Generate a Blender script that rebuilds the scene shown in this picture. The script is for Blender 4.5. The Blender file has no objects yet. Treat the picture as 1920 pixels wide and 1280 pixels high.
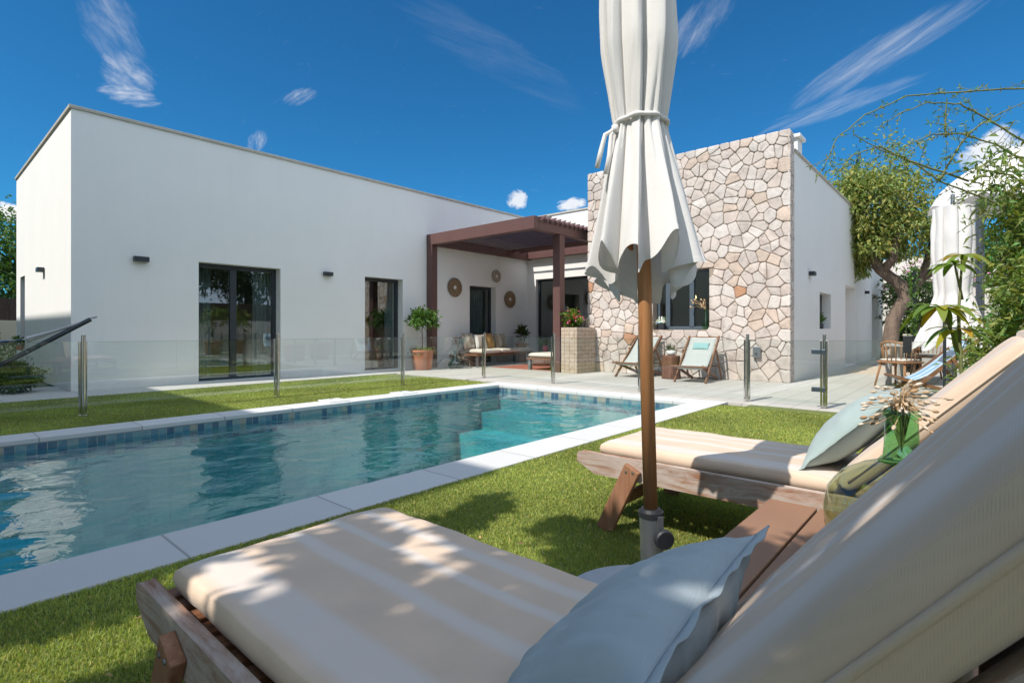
import bpy, bmesh, math, random
import numpy as np
from mathutils import Vector, Matrix, noise as mnoise

R = math.radians
SC = bpy.context.scene
COL = SC.collection

# ------------------------------------------------------------------ camera
cam_d = bpy.data.cameras.new('camera')
cam = bpy.data.objects.new('camera', cam_d); COL.objects.link(cam)
cam.location = (0, 0, 1.0)
cam.rotation_euler = (R(90), 0, R(-48.8))
cam_d.sensor_width = 36
cam_d.lens = 36 * 999 / 1920
cam_d.shift_y = -22 / 1920
cam_d.clip_start = 0.01; cam_d.clip_end = 2000
cam_d.dof.use_dof = True
cam_d.dof.focus_distance = 6.0
cam_d.dof.aperture_fstop = 22
SC.camera = cam

# ------------------------------------------------------------------ light
SUN_EL, SUN_AZ = 51.0, 172.0          # azimuth counter-clockwise from +X, where the sun stands
sun_d = bpy.data.lights.new('sun', 'SUN')
sun_d.energy = 3.65; sun_d.angle = R(0.53); sun_d.color = (1.0, 0.945, 0.87)
sun = bpy.data.objects.new('sun', sun_d); COL.objects.link(sun)
SUNV = Vector((math.cos(R(SUN_AZ)) * math.cos(R(SUN_EL)), math.sin(R(SUN_AZ)) * math.cos(R(SUN_EL)), math.sin(R(SUN_EL))))
sun.rotation_euler = (-SUNV).to_track_quat('-Z', 'Y').to_euler()
sun.location = SUNV * 40

W = bpy.data.worlds.new('World'); SC.world = W; W.use_nodes = True
WN, WL = W.node_tree.nodes, W.node_tree.links
WN.clear()
w_out = WN.new('ShaderNodeOutputWorld'); w_bg = WN.new('ShaderNodeBackground')
w_sky = WN.new('ShaderNodeTexSky'); w_sky.sky_type = 'NISHITA'; w_sky.sun_disc = False
w_sky.sun_elevation = R(SUN_EL); w_sky.sun_rotation = R(90 - SUN_AZ) % (2 * math.pi)
w_sky.air_density = 1.0; w_sky.dust_density = 0.25; w_sky.ozone_density = 2.2
w_bg.inputs['Strength'].default_value = 0.15
# deep polarised blue
w_hsv = WN.new('ShaderNodeMix'); w_hsv.data_type = 'RGBA'; w_hsv.blend_type = 'MULTIPLY'; w_hsv.inputs[0].default_value = 1.0
w_hsv.inputs[7].default_value = (.088, .372, .55, 1)
WL.new(w_sky.outputs[0], w_hsv.inputs[6])
w_tc = WN.new('ShaderNodeTexCoord')


def wmath(op, a, b=None, c=None):
    n = WN.new('ShaderNodeMath'); n.operation = op
    for i, x in enumerate((a, b, c)):
        if x is None: continue
        if isinstance(x, (int, float)): n.inputs[i].default_value = x
        else: WL.new(x, n.inputs[i])
    return n.outputs[0]


def wdot(v):
    n = WN.new('ShaderNodeVectorMath'); n.operation = 'DOT_PRODUCT'
    WL.new(w_tc.outputs['Generated'], n.inputs[0]); n.inputs[1].default_value = v
    return n.outputs['Value']


def sky_dir(az, el):
    return Vector((math.cos(R(az)) * math.cos(R(el)), math.sin(R(az)) * math.cos(R(el)), math.sin(R(el))))


cloud_sum = None
# (azimuth, elevation of both ends, half width in degrees, density, puffiness)
CLOUDS = [((77.6, 22.8), (76.3, 19.6), 2.2, .36, .0), ((79, 19.7), (74.8, 19.6), 1.0, .48, .0), ((79, 27), (77.2, 21.5), 2.4, .2, .0),
          ((64.3, 21.5), (61.5, 22.7), .8, .28, .0), ((67.5, 16.8), (66, 18.6), .9, .30, .0),
          ((53, 31), (34.5, 23), 2.6, .05, .0), ((24.7, 26.4), (18.9, 30.2), 2.0, .20, .0), ((13.7, 20.3), (-.5, 25.1), 1.7, .26, .0),
          ((16, 18.5), (4, 20.5), 1.0, .22, .0),
          ((85.6, 9.0), (83.4, 9.2), 1.0, .95, 1.), ((41.6, 13.4), (39.6, 13.9), 1.35, .75, 1.), ((36.5, 12.9), (33.2, 13.4), .8, .8, 1.),
          ((1, 13.2), (-3, 14.6), 2.2, .8, 1.), ((71, 12), (60, 12.5), 1., .1, .0)]
for i, (p, q, hw, dens, puff) in enumerate(CLOUDS):
    a, b = sky_dir(*p), sky_dir(*q)
    c = ((a + b) / 2).normalized(); ax = (b - a); L = max(ax.length / 2 * 1.25, R(hw)); ax = (ax - c * ax.dot(c)).normalized(); ay = c.cross(ax)
    s = wmath('SUBTRACT', wdot(ax / L), c.dot(ax / L)); t = wmath('SUBTRACT', wdot(ay / R(hw)), c.dot(ay / R(hw)))
    front = wmath('GREATER_THAN', wdot(c), 0.5)
    r2 = wmath('ADD', wmath('MULTIPLY', s, s), wmath('MULTIPLY', t, t))
    mask = wmath('MAXIMUM', wmath('SUBTRACT', 1.0, r2), 0.0)
    cx = WN.new('ShaderNodeCombineXYZ')
    k = 1.0 if puff else .8
    WL.new(wmath('MULTIPLY', s, k if puff else .55), cx.inputs[0])
    WL.new(wmath('ADD', wmath('MULTIPLY', t, k * (1.0 if puff else 1.25)), wmath('MULTIPLY', s, 0. if puff else .6)), cx.inputs[1])
    cx.inputs[2].default_value = i * 3.7
    nz = WN.new('ShaderNodeTexNoise'); nz.inputs['Scale'].default_value = 1.6; nz.inputs['Detail'].default_value = 8
    nz.inputs['Roughness'].default_value = .62; nz.inputs['Distortion'].default_value = .25
    WL.new(cx.outputs[0], nz.inputs['Vector'])
    if not puff:
        nz.inputs['Scale'].default_value = 2.2; nz.inputs['Detail'].default_value = 11; nz.inputs['Roughness'].default_value = .68
        mask = wmath('MAXIMUM', wmath('SUBTRACT', mask, wmath('MULTIPLY', wmath('SUBTRACT', .62, nz.outputs[0]), 1.5)), 0.0)
    if puff:
        v = wmath('MULTIPLY', wmath('SUBTRACT', wmath('ADD', nz.outputs[0], wmath('MULTIPLY', mask, .55)), .68), 4.0)
    else:
        v = wmath('MULTIPLY', wmath('MULTIPLY', mask, wmath('MULTIPLY', wmath('SUBTRACT', nz.outputs[0], .30), 3.2)), 1.0)
    cl = WN.new('ShaderNodeClamp'); WL.new(v, cl.inputs[0])
    v = wmath('MULTIPLY', wmath('MULTIPLY', cl.outputs[0], wmath('MINIMUM', wmath('MULTIPLY', mask, 3.), 1.)), wmath('MULTIPLY', front, dens))
    cloud_sum = v if cloud_sum is None else wmath('ADD', cloud_sum, v)
# broad bank of cloud light added in unseen sky behind camera to lift shade
fill_bank = wmath('MULTIPLY', wmath('SUBTRACT', wdot(sky_dir(250, 38)), .10), 1.75)
bn = WN.new('ShaderNodeTexNoise'); bn.inputs['Scale'].default_value = 3.0; bn.inputs['Detail'].default_value = 6
WL.new(w_tc.outputs['Generated'], bn.inputs['Vector'])
fill_bank = wmath('MULTIPLY', fill_bank, wmath('ADD', .45, bn.outputs[0]))
bc = WN.new('ShaderNodeClamp'); WL.new(fill_bank, bc.inputs[0])
cl = WN.new('ShaderNodeClamp'); WL.new(cloud_sum, cl.inputs[0])
w_mix = WN.new('ShaderNodeMix'); w_mix.data_type = 'RGBA'
WL.new(cl.outputs[0], w_mix.inputs[0]); WL.new(w_hsv.outputs[2], w_mix.inputs[6]); w_mix.inputs[7].default_value = (4.9, 4.85, 4.8, 1)
w_mix2 = WN.new('ShaderNodeMix'); w_mix2.data_type = 'RGBA'
WL.new(bc.outputs[0], w_mix2.inputs[0]); WL.new(w_mix.outputs[2], w_mix2.inputs[6]); w_mix2.inputs[7].default_value = (3.7, 4.45, 5.6, 1)
WL.new(w_mix2.outputs[2], w_bg.inputs['Color']); WL.new(w_bg.outputs[0], w_out.inputs[0])

SC.view_settings.view_transform = 'Standard'; SC.view_settings.look = 'None'
SC.view_settings.exposure = 0.55; SC.view_settings.gamma = 1
SC.cycles.use_denoising = True
SC.cycles.max_bounces = 9; SC.cycles.diffuse_bounces = 4; SC.cycles.glossy_bounces = 5
SC.cycles.transparent_max_bounces = 24; SC.cycles.transmission_bounces = 4
SC.cycles.caustics_reflective = False; SC.cycles.caustics_refractive = False
SC.cycles.sample_clamp_indirect = 6

# ================================================================== helpers
RND = random.Random(7)
NPR = np.random.default_rng(11)


class MB:
    """collects vertices and faces of one mesh"""
    def __init__(s): s.v = []; s.f = []; s.c = []

    def add(s, verts, faces, col=None):
        o = len(s.v); s.v.extend(Vector(p) for p in verts)
        for f in faces: s.f.append([o + i for i in f]); s.c.append(col)

    def box(s, x0, y0, z0, x1, y1, z1, col=None):
        s.add([(x0, y0, z0), (x1, y0, z0), (x1, y1, z0), (x0, y1, z0), (x0, y0, z1), (x1, y0, z1), (x1, y1, z1), (x0, y1, z1)],
              [(0, 3, 2, 1), (4, 5, 6, 7), (0, 1, 5, 4), (1, 2, 6, 5), (2, 3, 7, 6), (3, 0, 4, 7)], col)

    def bar(s, p, q, w, h, up=(0, 0, 1), col=None):
        p, q = Vector(p), Vector(q); d = (q - p).normalized(); up = Vector(up)
        a = d.cross(up)
        if a.length < 1e-4: a = d.cross(Vector((0, 1, 0)))
        a.normalize(); b = a.cross(d).normalized()
        a *= w / 2; b *= h / 2
        s.add([p - a - b, p + a - b, p + a + b, p - a + b, q - a - b, q + a - b, q + a + b, q - a + b],
              [(0, 1, 2, 3), (7, 6, 5, 4), (4, 5, 1, 0), (5, 6, 2, 1), (6, 7, 3, 2), (7, 4, 0, 3)], col)

    def tube(s, pts, radii, seg=10, cap=True, col=None):
        pts = [Vector(p) for p in pts]
        if isinstance(radii, (int, float)): radii = [radii] * len(pts)
        o = len(s.v); prev = None
        for i, p in enumerate(pts):
            d = (pts[min(i + 1, len(pts) - 1)] - pts[max(i - 1, 0)]).normalized()
            if prev is None:
                a = d.cross(Vector((0, 0, 1)))
                if a.length < 1e-3: a = d.cross(Vector((1, 0, 0)))
            else: a = prev - d * prev.dot(d)
            a.normalize(); prev = a; b = d.cross(a)
            for k in range(seg):
                t = 2 * math.pi * k / seg
                s.v.append(p + (a * math.cos(t) + b * math.sin(t)) * radii[i])
        for i in range(len(pts) - 1):
            for k in range(seg):
                k2 = (k + 1) % seg
                s.f.append([o + i * seg + k, o + i * seg + k2, o + (i + 1) * seg + k2, o + (i + 1) * seg + k]); s.c.append(col)
        if cap:
            s.f.append([o + k for k in reversed(range(seg))]); s.c.append(col)
            e = o + (len(pts) - 1) * seg
            s.f.append([e + k for k in range(seg)]); s.c.append(col)

    def lathe(s, prof, c=(0, 0, 0), seg=24, col=None):
        c = Vector(c); o = len(s.v)
        for r, z in prof:
            for k in range(seg):
                t = 2 * math.pi * k / seg
                s.v.append(c + Vector((r * math.cos(t), r * math.sin(t), z)))
        for i in range(len(prof) - 1):
            for k in range(seg):
                k2 = (k + 1) % seg
                s.f.append([o + i * seg + k, o + i * seg + k2, o + (i + 1) * seg + k2, o + (i + 1) * seg + k]); s.c.append(col)
        if prof[0][0] > 1e-4: s.f.append([o + k for k in reversed(range(seg))]); s.c.append(col)
        if prof[-1][0] > 1e-4:
            e = o + (len(prof) - 1) * seg
            s.f.append([e + k for k in range(seg)]); s.c.append(col)

    def grid(s, fn, nu, nv, closed_u=False, col=None):
        o = len(s.v)
        for j in range(nv):
            for i in range(nu):
                s.v.append(Vector(fn(i / (nu if closed_u else nu - 1), j / (nv - 1))))
        for j in range(nv - 1):
            for i in range(nu if closed_u else nu - 1):
                i2 = (i + 1) % nu
                s.f.append([o + j * nu + i, o + j * nu + i2, o + (j + 1) * nu + i2, o + (j + 1) * nu + i]); s.c.append(col)

    def xform(s, m):
        s.v = [m @ p for p in s.v]; return s

    def build(s, name, mat, parent=None, smooth=False, bevel=0.0, seg=2, world=False, solid=0.0, sub=0):
        me = bpy.data.meshes.new(name)
        off = Vector((0, 0, 0))
        if world and parent is not None:
            p = parent
            while p is not None: off += p.location; p = p.parent
        me.from_pydata([tuple(p - off) for p in s.v], [], s.f)
        if any(c is not None for c in s.c):
            at = me.color_attributes.new('tint', 'FLOAT_COLOR', 'CORNER')
            arr = np.ones((len(me.loops), 4), np.float32); k = 0
            for f, c in zip(s.f, s.c):
                n = len(f)
                if c is not None: arr[k:k + n, :3] = c
                k += n
            at.data.foreach_set('color', arr.ravel())
        me.materials.append(mat)
        if smooth: me.polygons.foreach_set('use_smooth', [True] * len(me.polygons))
        o = bpy.data.objects.new(name, me); COL.objects.link(o)
        if parent is not None: o.parent = parent
        if solid:
            m = o.modifiers.new('solid', 'SOLIDIFY'); m.thickness = solid; m.offset = 0
        if bevel:
            m = o.modifiers.new('bevel', 'BEVEL'); m.width = bevel; m.segments = seg; m.limit_method = 'ANGLE'; m.angle_limit = R(35)
            m.harden_normals = False
        if sub:
            m = o.modifiers.new('sub', 'SUBSURF'); m.levels = sub; m.render_levels = sub
        return o


def build_each(b, name, mat, parent=None, **kw):
    """every connected piece of b becomes a mesh of its own"""
    par = list(range(len(b.v)))
    def find(i):
        while par[i] != i: par[i] = par[par[i]]; i = par[i]
        return i
    for f in b.f:
        for i in f[1:]: par[find(i)] = find(f[0])
    groups = {}
    for f, c in zip(b.f, b.c): groups.setdefault(find(f[0]), []).append((f, c))
    out = []
    for fs in groups.values():
        m = MB(); idx = {}
        for f, c in fs:
            for i in f:
                if i not in idx: idx[i] = len(m.v); m.v.append(b.v[i])
            m.f.append([idx[i] for i in f]); m.c.append(c)
        out.append(m.build(name, mat, parent, **kw))
    return out


def tag(o, label, cat, group=None):
    o['label'] = label; o['category'] = cat
    if group: o['group'] = group
    return o


def thing(name, label, cat, loc=(0, 0, 0), rz=0.0, group=None):
    o = bpy.data.objects.new(name, None); COL.objects.link(o)
    o.location = loc; o.rotation_euler = (0, 0, rz); o.empty_display_size = .1
    return tag(o, label, cat, group)


def struct(o, kind='structure'):
    o['kind'] = kind; return o


def dup(root, loc, rz, label=None):
    r = root.copy(); COL.objects.link(r); r.location = loc; r.rotation_euler = (0, 0, rz)
    if label: r['label'] = label
    for ch in list(root.children):
        c = ch.copy(); COL.objects.link(c); c.parent = r
        for g in list(ch.children):
            d = g.copy(); COL.objects.link(d); d.parent = c
    return r


# ------------------------------------------------------------------ materials
class NT:
    def __init__(s, name):
        s.m = bpy.data.materials.new(name); s.m.use_nodes = True
        s.t = s.m.node_tree; s.n = s.t.nodes; s.l = s.t.links; s.n.clear()
        s.out = s.n.new('ShaderNodeOutputMaterial')

    def node(s, typ, **kw):
        n = s.n.new(typ)
        for k, v in kw.items():
            if k.startswith('_'): setattr(n, k[1:], v)
            else:
                key = int(k[1:]) if k[0] == 'i' and k[1:].isdigit() else k.replace('__', ' ')
                s.set(n.inputs[key], v)
        return n

    def set(s, inp, v):
        if hasattr(v, 'bl_idname') or isinstance(v, bpy.types.NodeSocket): s.l.new(v, inp)
        elif isinstance(v, (tuple, list)) and inp.type == 'RGBA' and len(v) == 3: inp.default_value = (*v, 1)
        else: inp.default_value = v

    def math(s, op, a, b=0.0, c=0.0):
        n = s.n.new('ShaderNodeMath'); n.operation = op
        for i, v in enumerate((a, b, c)): s.set(n.inputs[i], v)
        return n.outputs[0]

    def mix(s, f, a, b, blend='MIX'):
        n = s.n.new('ShaderNodeMix'); n.data_type = 'RGBA'; n.blend_type = blend
        s.set(n.inputs[0], f); s.set(n.inputs[6], a); s.set(n.inputs[7], b)
        return n.outputs[2]

    def obj(s): return s.node('ShaderNodeTexCoord').outputs['Object']

    def mapping(s, vec, scale=(1, 1, 1), rot=(0, 0, 0), loc=(0, 0, 0)):
        return s.node('ShaderNodeMapping', Vector=vec, Scale=scale, Rotation=rot, Location=loc).outputs[0]

    def noise(s, vec, scale, detail=4, rough=.55, dist=0.):
        return s.node('ShaderNodeTexNoise', Vector=vec, Scale=scale, Detail=detail, Roughness=rough, Distortion=dist).outputs[0]

    def ramp(s, fac, stops, interp='LINEAR'):
        n = s.node('ShaderNodeValToRGB', Fac=fac); n.color_ramp.interpolation = interp
        e = n.color_ramp.elements
        while len(e) < len(stops): e.new(0.5)
        for el, (p, c) in zip(e, stops):
            el.position = p; el.color = (*c, 1) if len(c) == 3 else c
        return n.outputs[0]

    def bump(s, h, strength=.3, dist=.01, normal=None):
        n = s.node('ShaderNodeBump', Height=h, Strength=strength, Distance=dist)
        if normal is not None: s.l.new(normal, n.inputs['Normal'])
        return n.outputs[0]

    def bsdf(s, color, rough=.6, metal=0., normal=None, **kw):
        n = s.node('ShaderNodeBsdfPrincipled', Roughness=rough, Metallic=metal)
        s.set(n.inputs['Base Color'], color)
        if normal is not None: s.l.new(normal, n.inputs['Normal'])
        for k, v in kw.items(): s.set(n.inputs[k.replace('__', ' ')], v)
        return n.outputs[0]

    def done(s, shader): s.l.new(shader, s.out.inputs[0]); return s.m


def scale_c(c, k): return tuple(min(1, x * k) for x in c)


def M(name, color, rough=.6, metal=0., var=(3., .15), bump=None, tint=False, spec=.5, aniso=(1, 1, 1)):
    n = NT(name); oc = n.obj()
    vec = n.mapping(oc, aniso)
    nz = n.noise(vec, var[0], 6, .6)
    c = n.ramp(nz, [(.25, scale_c(color, 1 - var[1])), (.75, scale_c(color, 1 + var[1]))])
    if tint:
        at = n.node('ShaderNodeAttribute', _attribute_name='tint')
        c = n.mix(1.0, c, at.outputs['Color'], 'MULTIPLY')
    nr = None
    if bump: nr = n.bump(n.noise(vec, bump[0], 5, .6), bump[1], bump[2])
    return n.done(n.bsdf(c, rough, metal, nr, Specular__IOR__Level=spec))


def leaf_mat(name, color, trans=.35, rough=.5, spec=.4):
    n = NT(name)
    at = n.node('ShaderNodeAttribute', _attribute_name='tint')
    c = n.mix(1.0, color, at.outputs['Color'], 'MULTIPLY')
    d = n.bsdf(c, rough, Specular__IOR__Level=spec)
    t = n.node('ShaderNodeBsdfTranslucent'); n.set(t.inputs['Color'], n.mix(1.0, c, (1.25, 1.35, .55), 'MULTIPLY'))
    mx = n.node('ShaderNodeMixShader', i0=trans); n.l.new(d, mx.inputs[1]); n.l.new(t.outputs[0], mx.inputs[2])
    return n.done(mx.outputs[0])


def glass_mat(name, tint, f0=.06, boost=1.0, tfac=1.0, rough=0.0):
    n = NT(name)
    lw = n.node('ShaderNodeLayerWeight', Blend=.5)
    f = n.math('ADD', f0, n.math('MULTIPLY', (1 - f0) * boost, n.math('POWER', lw.outputs['Facing'], 5.0)))
    tr = n.node('ShaderNodeBsdfTransparent', Color=tint); gl = n.node('ShaderNodeBsdfGlossy', Roughness=rough, Color=(.95, .97, .97))
    mx = n.node('ShaderNodeMixShader', i0=f); n.l.new(tr.outputs[0], mx.inputs[1]); n.l.new(gl.outputs[0], mx.inputs[2])
    return n.done(mx.outputs[0])


def fabric_mat(name, base, stripe=None, stripes=(), weave=3000., bumps=.25, var=.08, trans=0., stain=0.):
    """woven cloth; stripes = ((centre, halfwidth, softness), ...) across local x"""
    n = NT(name); oc = n.obj(); sp = n.node('ShaderNodeSeparateXYZ', Vector=oc)
    c = n.ramp(n.noise(oc, 7., 5, .6), [(.3, scale_c(base, 1 - var)), (.7, scale_c(base, 1 + var))])
    if stain:
        c = n.mix(n.math('MULTIPLY', n.ramp(n.noise(oc, 3.1, 4, .7), [(.45, (0, 0, 0)), (.75, (1, 1, 1))]), stain), c, scale_c(base, .8))
    if stripe:
        wob = n.math('MULTIPLY', n.math('SUBTRACT', n.noise(oc, 6., 2), .5), .012)
        tot = None
        for ce, hw, so in stripes:
            d = n.math('ABSOLUTE', n.math('SUBTRACT', n.math('ADD', sp.outputs[0], wob), ce))
            k = n.math('SUBTRACT', 1., n.node('ShaderNodeMapRange', Value=d, i1=hw - so, i2=hw + so).outputs[0])
            tot = k if tot is None else n.math('MAXIMUM', tot, k)
        c = n.mix(tot, c, stripe)
    wv = n.node('ShaderNodeTexWave', Vector=n.mapping(oc, (1, 1, 1), (0, 0, R(3))), Scale=weave / 20, Distortion=.0, Detail=1); wv.bands_direction = 'X'
    wv2 = n.node('ShaderNodeTexWave', Vector=n.mapping(oc, (1, 1, 1), (0, 0, R(-87))), Scale=weave / 20, Distortion=.0, Detail=1); wv2.bands_direction = 'X'
    wh = n.math('MULTIPLY', wv.outputs['Fac'], wv2.outputs['Fac'])
    c = n.mix(n.math('MULTIPLY', wh, .12), c, scale_c(base, .6))
    h = n.math('ADD', n.math('MULTIPLY', wh, .7), n.math('MULTIPLY', n.noise(oc, 700., 2), .3))
    nr = n.bump(h, bumps, .002)
    d = n.bsdf(c, .9, normal=nr, Specular__IOR__Level=.15, Sheen__Weight=.15)
    if trans:
        t = n.node('ShaderNodeBsdfTranslucent'); n.set(t.inputs['Color'], c)
        mx = n.node('ShaderNodeMixShader', i0=trans); n.l.new(d, mx.inputs[1]); n.l.new(t.outputs[0], mx.inputs[2]); d = mx.outputs[0]
    return n.done(d)


def wood_mat(name, dark, light, axis=0, scale=1., rough=.65, weather=None):
    """grain runs along local axis"""
    n = NT(name); oc = n.obj(); sc = [26 * scale] * 3; sc[axis] = 1.6 * scale
    g = n.noise(n.mapping(oc, tuple(sc)), 2.2, 7, .65, .6)
    c = n.ramp(g, [(.3, dark), (.7, light)])
    if weather:
        sc2 = [14.] * 3; sc2[axis] = 2.2
        w = n.ramp(n.noise(n.mapping(oc, tuple(sc2)), 1.3, 8, .72, .8), [(.36, (0, 0, 0)), (.56, (1, 1, 1))])
        c = n.mix(n.math('MULTIPLY', w, .85), c, weather)
    nr = n.bump(g, .35, .004)
    return n.done(n.bsdf(c, rough, normal=nr, Specular__IOR__Level=.25))


def render_wall():
    n = NT('white_render'); oc = n.obj(); sp = n.node('ShaderNodeSeparateXYZ', Vector=oc)
    c = n.ramp(n.noise(oc, .7, 6, .65), [(.25, (.775, .77, .75)), (.75, (.825, .82, .80))])
    st = n.noise(n.mapping(oc, (5., 5., .35)), 1.6, 5, .65)
    c = n.mix(n.math('MULTIPLY', n.ramp(st, [(.52, (0, 0, 0)), (.8, (1, 1, 1))]), .16), c, (.66, .645, .61))
    base = n.node('ShaderNodeMapRange', Value=n.math('ADD', sp.outputs[2], n.math('MULTIPLY', n.noise(oc, 3., 6, .7), .45)), i1=.18, i2=.52, i3=1., i4=0.).outputs[0]
    c = n.mix(n.math('MULTIPLY', base, .35), c, (.62, .58, .52))
    h = n.math('ADD', n.math('MULTIPLY', n.noise(oc, 1.6, 4), 2.5), n.math('MULTIPLY', n.noise(oc, 120., 4, .7), .6))
    return n.done(n.bsdf(c, .92, normal=n.bump(h, .3, .006), Specular__IOR__Level=.15))


m_render = render_wall()
m_cap = M('coping_stone', (.46, .43, .37), .8, var=(6, .15), bump=(60, .2, .004))
m_frame = M('dark_aluminium', (.035, .042, .05), .38, .3, var=(2, .1))
m_bluealu = M('grey_blue_aluminium', (.10, .13, .16), .4, .3, var=(2, .1))
m_glass = glass_mat('window_glass', (.72, .78, .78), .13, 1.0)
m_fence_glass = glass_mat('fence_glass', (.96, .98, .97), .06, .75)
m_steel = M('brushed_steel', (.62, .60, .57), .16, 1.0, var=(30, .06))
m_gsteel = M('satin_grey_steel', (.30, .32, .34), .42, .85, var=(12, .12))
m_pergola = M('brown_powder_coat', (.125, .062, .055), .5, .1, var=(2, .08))
m_black = M('black_plastic', (.018, .019, .022), .5, var=(8, .3))
m_teak = wood_mat('weathered_teak', (.20, .085, .045), (.36, .19, .11), 1, weather=(.47, .41, .36))
m_teak_x = wood_mat('teak_slats', (.17, .07, .035), (.33, .16, .085), 0)
m_leg = wood_mat('teak_leg', (.22, .095, .05), (.36, .19, .11), 2)
m_pole = wood_mat('oiled_pole_wood', (.36, .155, .058), (.54, .265, .115), 2, .6, rough=.45)
m_chairwood = wood_mat('acacia_wood', (.13, .06, .03), (.27, .14, .075), 1, rough=.5)
m_dining = wood_mat('eucalyptus_wood', (.26, .12, .055), (.42, .22, .11), 2, rough=.5)
m_stump = wood_mat('tree_stump_wood', (.09, .04, .025), (.24, .12, .075), 2, .5)
m_terracotta = M('terracotta', (.42, .16, .085), .85, var=(5, .18), bump=(40, .2, .004))
m_canvas = fabric_mat('umbrella_canvas', (.83, .81, .785), weave=3000., bumps=.1, var=.03, trans=.18)
m_cushion = fabric_mat('lounger_cushion_cloth', (.66, .505, .38), (.66, .575, .505), ((-.225, .052, .014), (-.02, .022, .010), (.105, .016, .007), (.215, .020, .008)), weave=3200., bumps=.14, var=.05, stain=.25)
m_pillow = fabric_mat('blue_linen', (.385, .445, .465), weave=3000., bumps=.3, var=.05)
m_pillow2 = fabric_mat('sage_linen', (.36, .44, .42), weave=3000., bumps=.4, var=.05)
m_sling = fabric_mat('mint_canvas', (.52, .545, .515), weave=3000., bumps=.2, var=.03, trans=.15)
m_mint = fabric_mat('mint_cushion', (.27, .46, .45), weave=3000., bumps=.2, var=.03)
m_cream = fabric_mat('cream_cloth', (.66, .60, .52), weave=3000., bumps=.2)
m_taupe = fabric_mat('taupe_cloth', (.34, .27, .21), (.52, .45, .36), ((-.08, .05, .01), (.11, .03, .01)), weave=3000.)
m_ochre = fabric_mat('ochre_cloth', (.47, .26, .09), weave=3000.)
m_stripe = fabric_mat('striped_cloth', (.36, .30, .25), (.70, .67, .62), ((-.17, .045, .005), (.17, .045, .005)), weave=3000.)
m_curtain = fabric_mat('curtain_voile', (.62, .66, .66), weave=3000., bumps=.1, trans=.4)
m_wicker = M('wicker', (.21, .15, .10), .8, var=(60, .5), bump=(90, .9, .01))
m_rattan = M('grey_rattan', (.35, .29, .24), .8, var=(50, .4), bump=(70, .8, .01))
m_rug = M('red_rug', (.36, .10, .075), .95, var=(9, .4), bump=(200, .5, .004))
m_bark = M('bark', (.17, .125, .095), .95, var=(9, .45), bump=(16, 1.0, .05), aniso=(1, 1, .35))
m_twig = M('twig_bark', (.16, .17, .06), .8, var=(10, .3))
m_soil = M('soil', (.055, .04, .028), 1., var=(20, .5), bump=(30, 1., .03))
m_concrete = M('grey_concrete', (.36, .35, .33), .85, var=(4, .15), bump=(60, .2, .004))
m_lightbox = M('galvanised_cover', (.33, .33, .31), .5, .4, var=(9, .15))
m_pink = M('pink_glaze', (.62, .14, .20), .35, var=(3, .05))
m_white_pot = M('white_glaze', (.72, .74, .72), .3, var=(3, .04))
m_dark_pot = M('dark_planter', (.06, .06, .065), .6)
m_orangewood = wood_mat('orange_stained_wood', (.33, .12, .04), (.48, .21, .08), 2)
m_composite = M('brown_composite_board', (.27, .145, .085), .62, var=(4, .10), bump=(120, .25, .003))
m_base_white = M('pale_grey_concrete', (.47, .48, .49), .7, var=(20, .08), bump=(90, .15, .003))
m_straw = M('dry_straw', (.50, .34, .19), .9, var=(30, .3), tint=False)
m_hammock = fabric_mat('hammock_cloth', (.44, .47, .52), (.12, .17, .30), ((-.16, .06, .01), (.0, .05, .01), (.17, .06, .01)), weave=500., trans=.1)
m_navy = fabric_mat('navy_cloth', (.10, .14, .20), weave=3000.)
m_tie = fabric_mat('blue_white_cloth', (.55, .66, .76), (.20, .38, .58), ((-.12, .05, .03), (.08, .04, .03)), weave=3000.)
m_interior = M('interior_plaster', (.72, .66, .57), .9, var=(1, .04))
m_cabinet = wood_mat('interior_walnut', (.07, .032, .018), (.14, .065, .035), 2)
m_floor_in = M('interior_floor', (.30, .25, .20), .4, var=(2, .1))
m_offwhite = M('neighbour_render', (.62, .59, .53), .9, var=(.6, .06), bump=(80, .2, .004))
m_creamwall = M('cream_render', (.62, .55, .42), .9, var=(.7, .06), bump=(80, .2, .004))
m_reed = wood_mat('reed_screen', (.045, .03, .022), (.11, .075, .055), 2, 1.2)
m_sand = M('sandy_paving', (.56, .45, .35), .9, var=(5, .12), bump=(60, .3, .004))

L_olive = leaf_mat('carob_leaf', (.26, .295, .085))
L_green = leaf_mat('fresh_leaf', (.085, .17, .03))
L_dark = leaf_mat('evergreen_leaf', (.055, .09, .025))
L_bush = leaf_mat('bamboo_leaf', (.20, .26, .06))
L_loquat = leaf_mat('broad_leaf', (.19, .25, .05), .35, .35)
L_flower = leaf_mat('flower_petal', (1, 1, 1), .3)
L_grass = leaf_mat('turf_blade', (.38, .43, .115), .35, .65, .15)
L_cypress = leaf_mat('cypress_leaf', (.035, .055, .022), .1)


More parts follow.
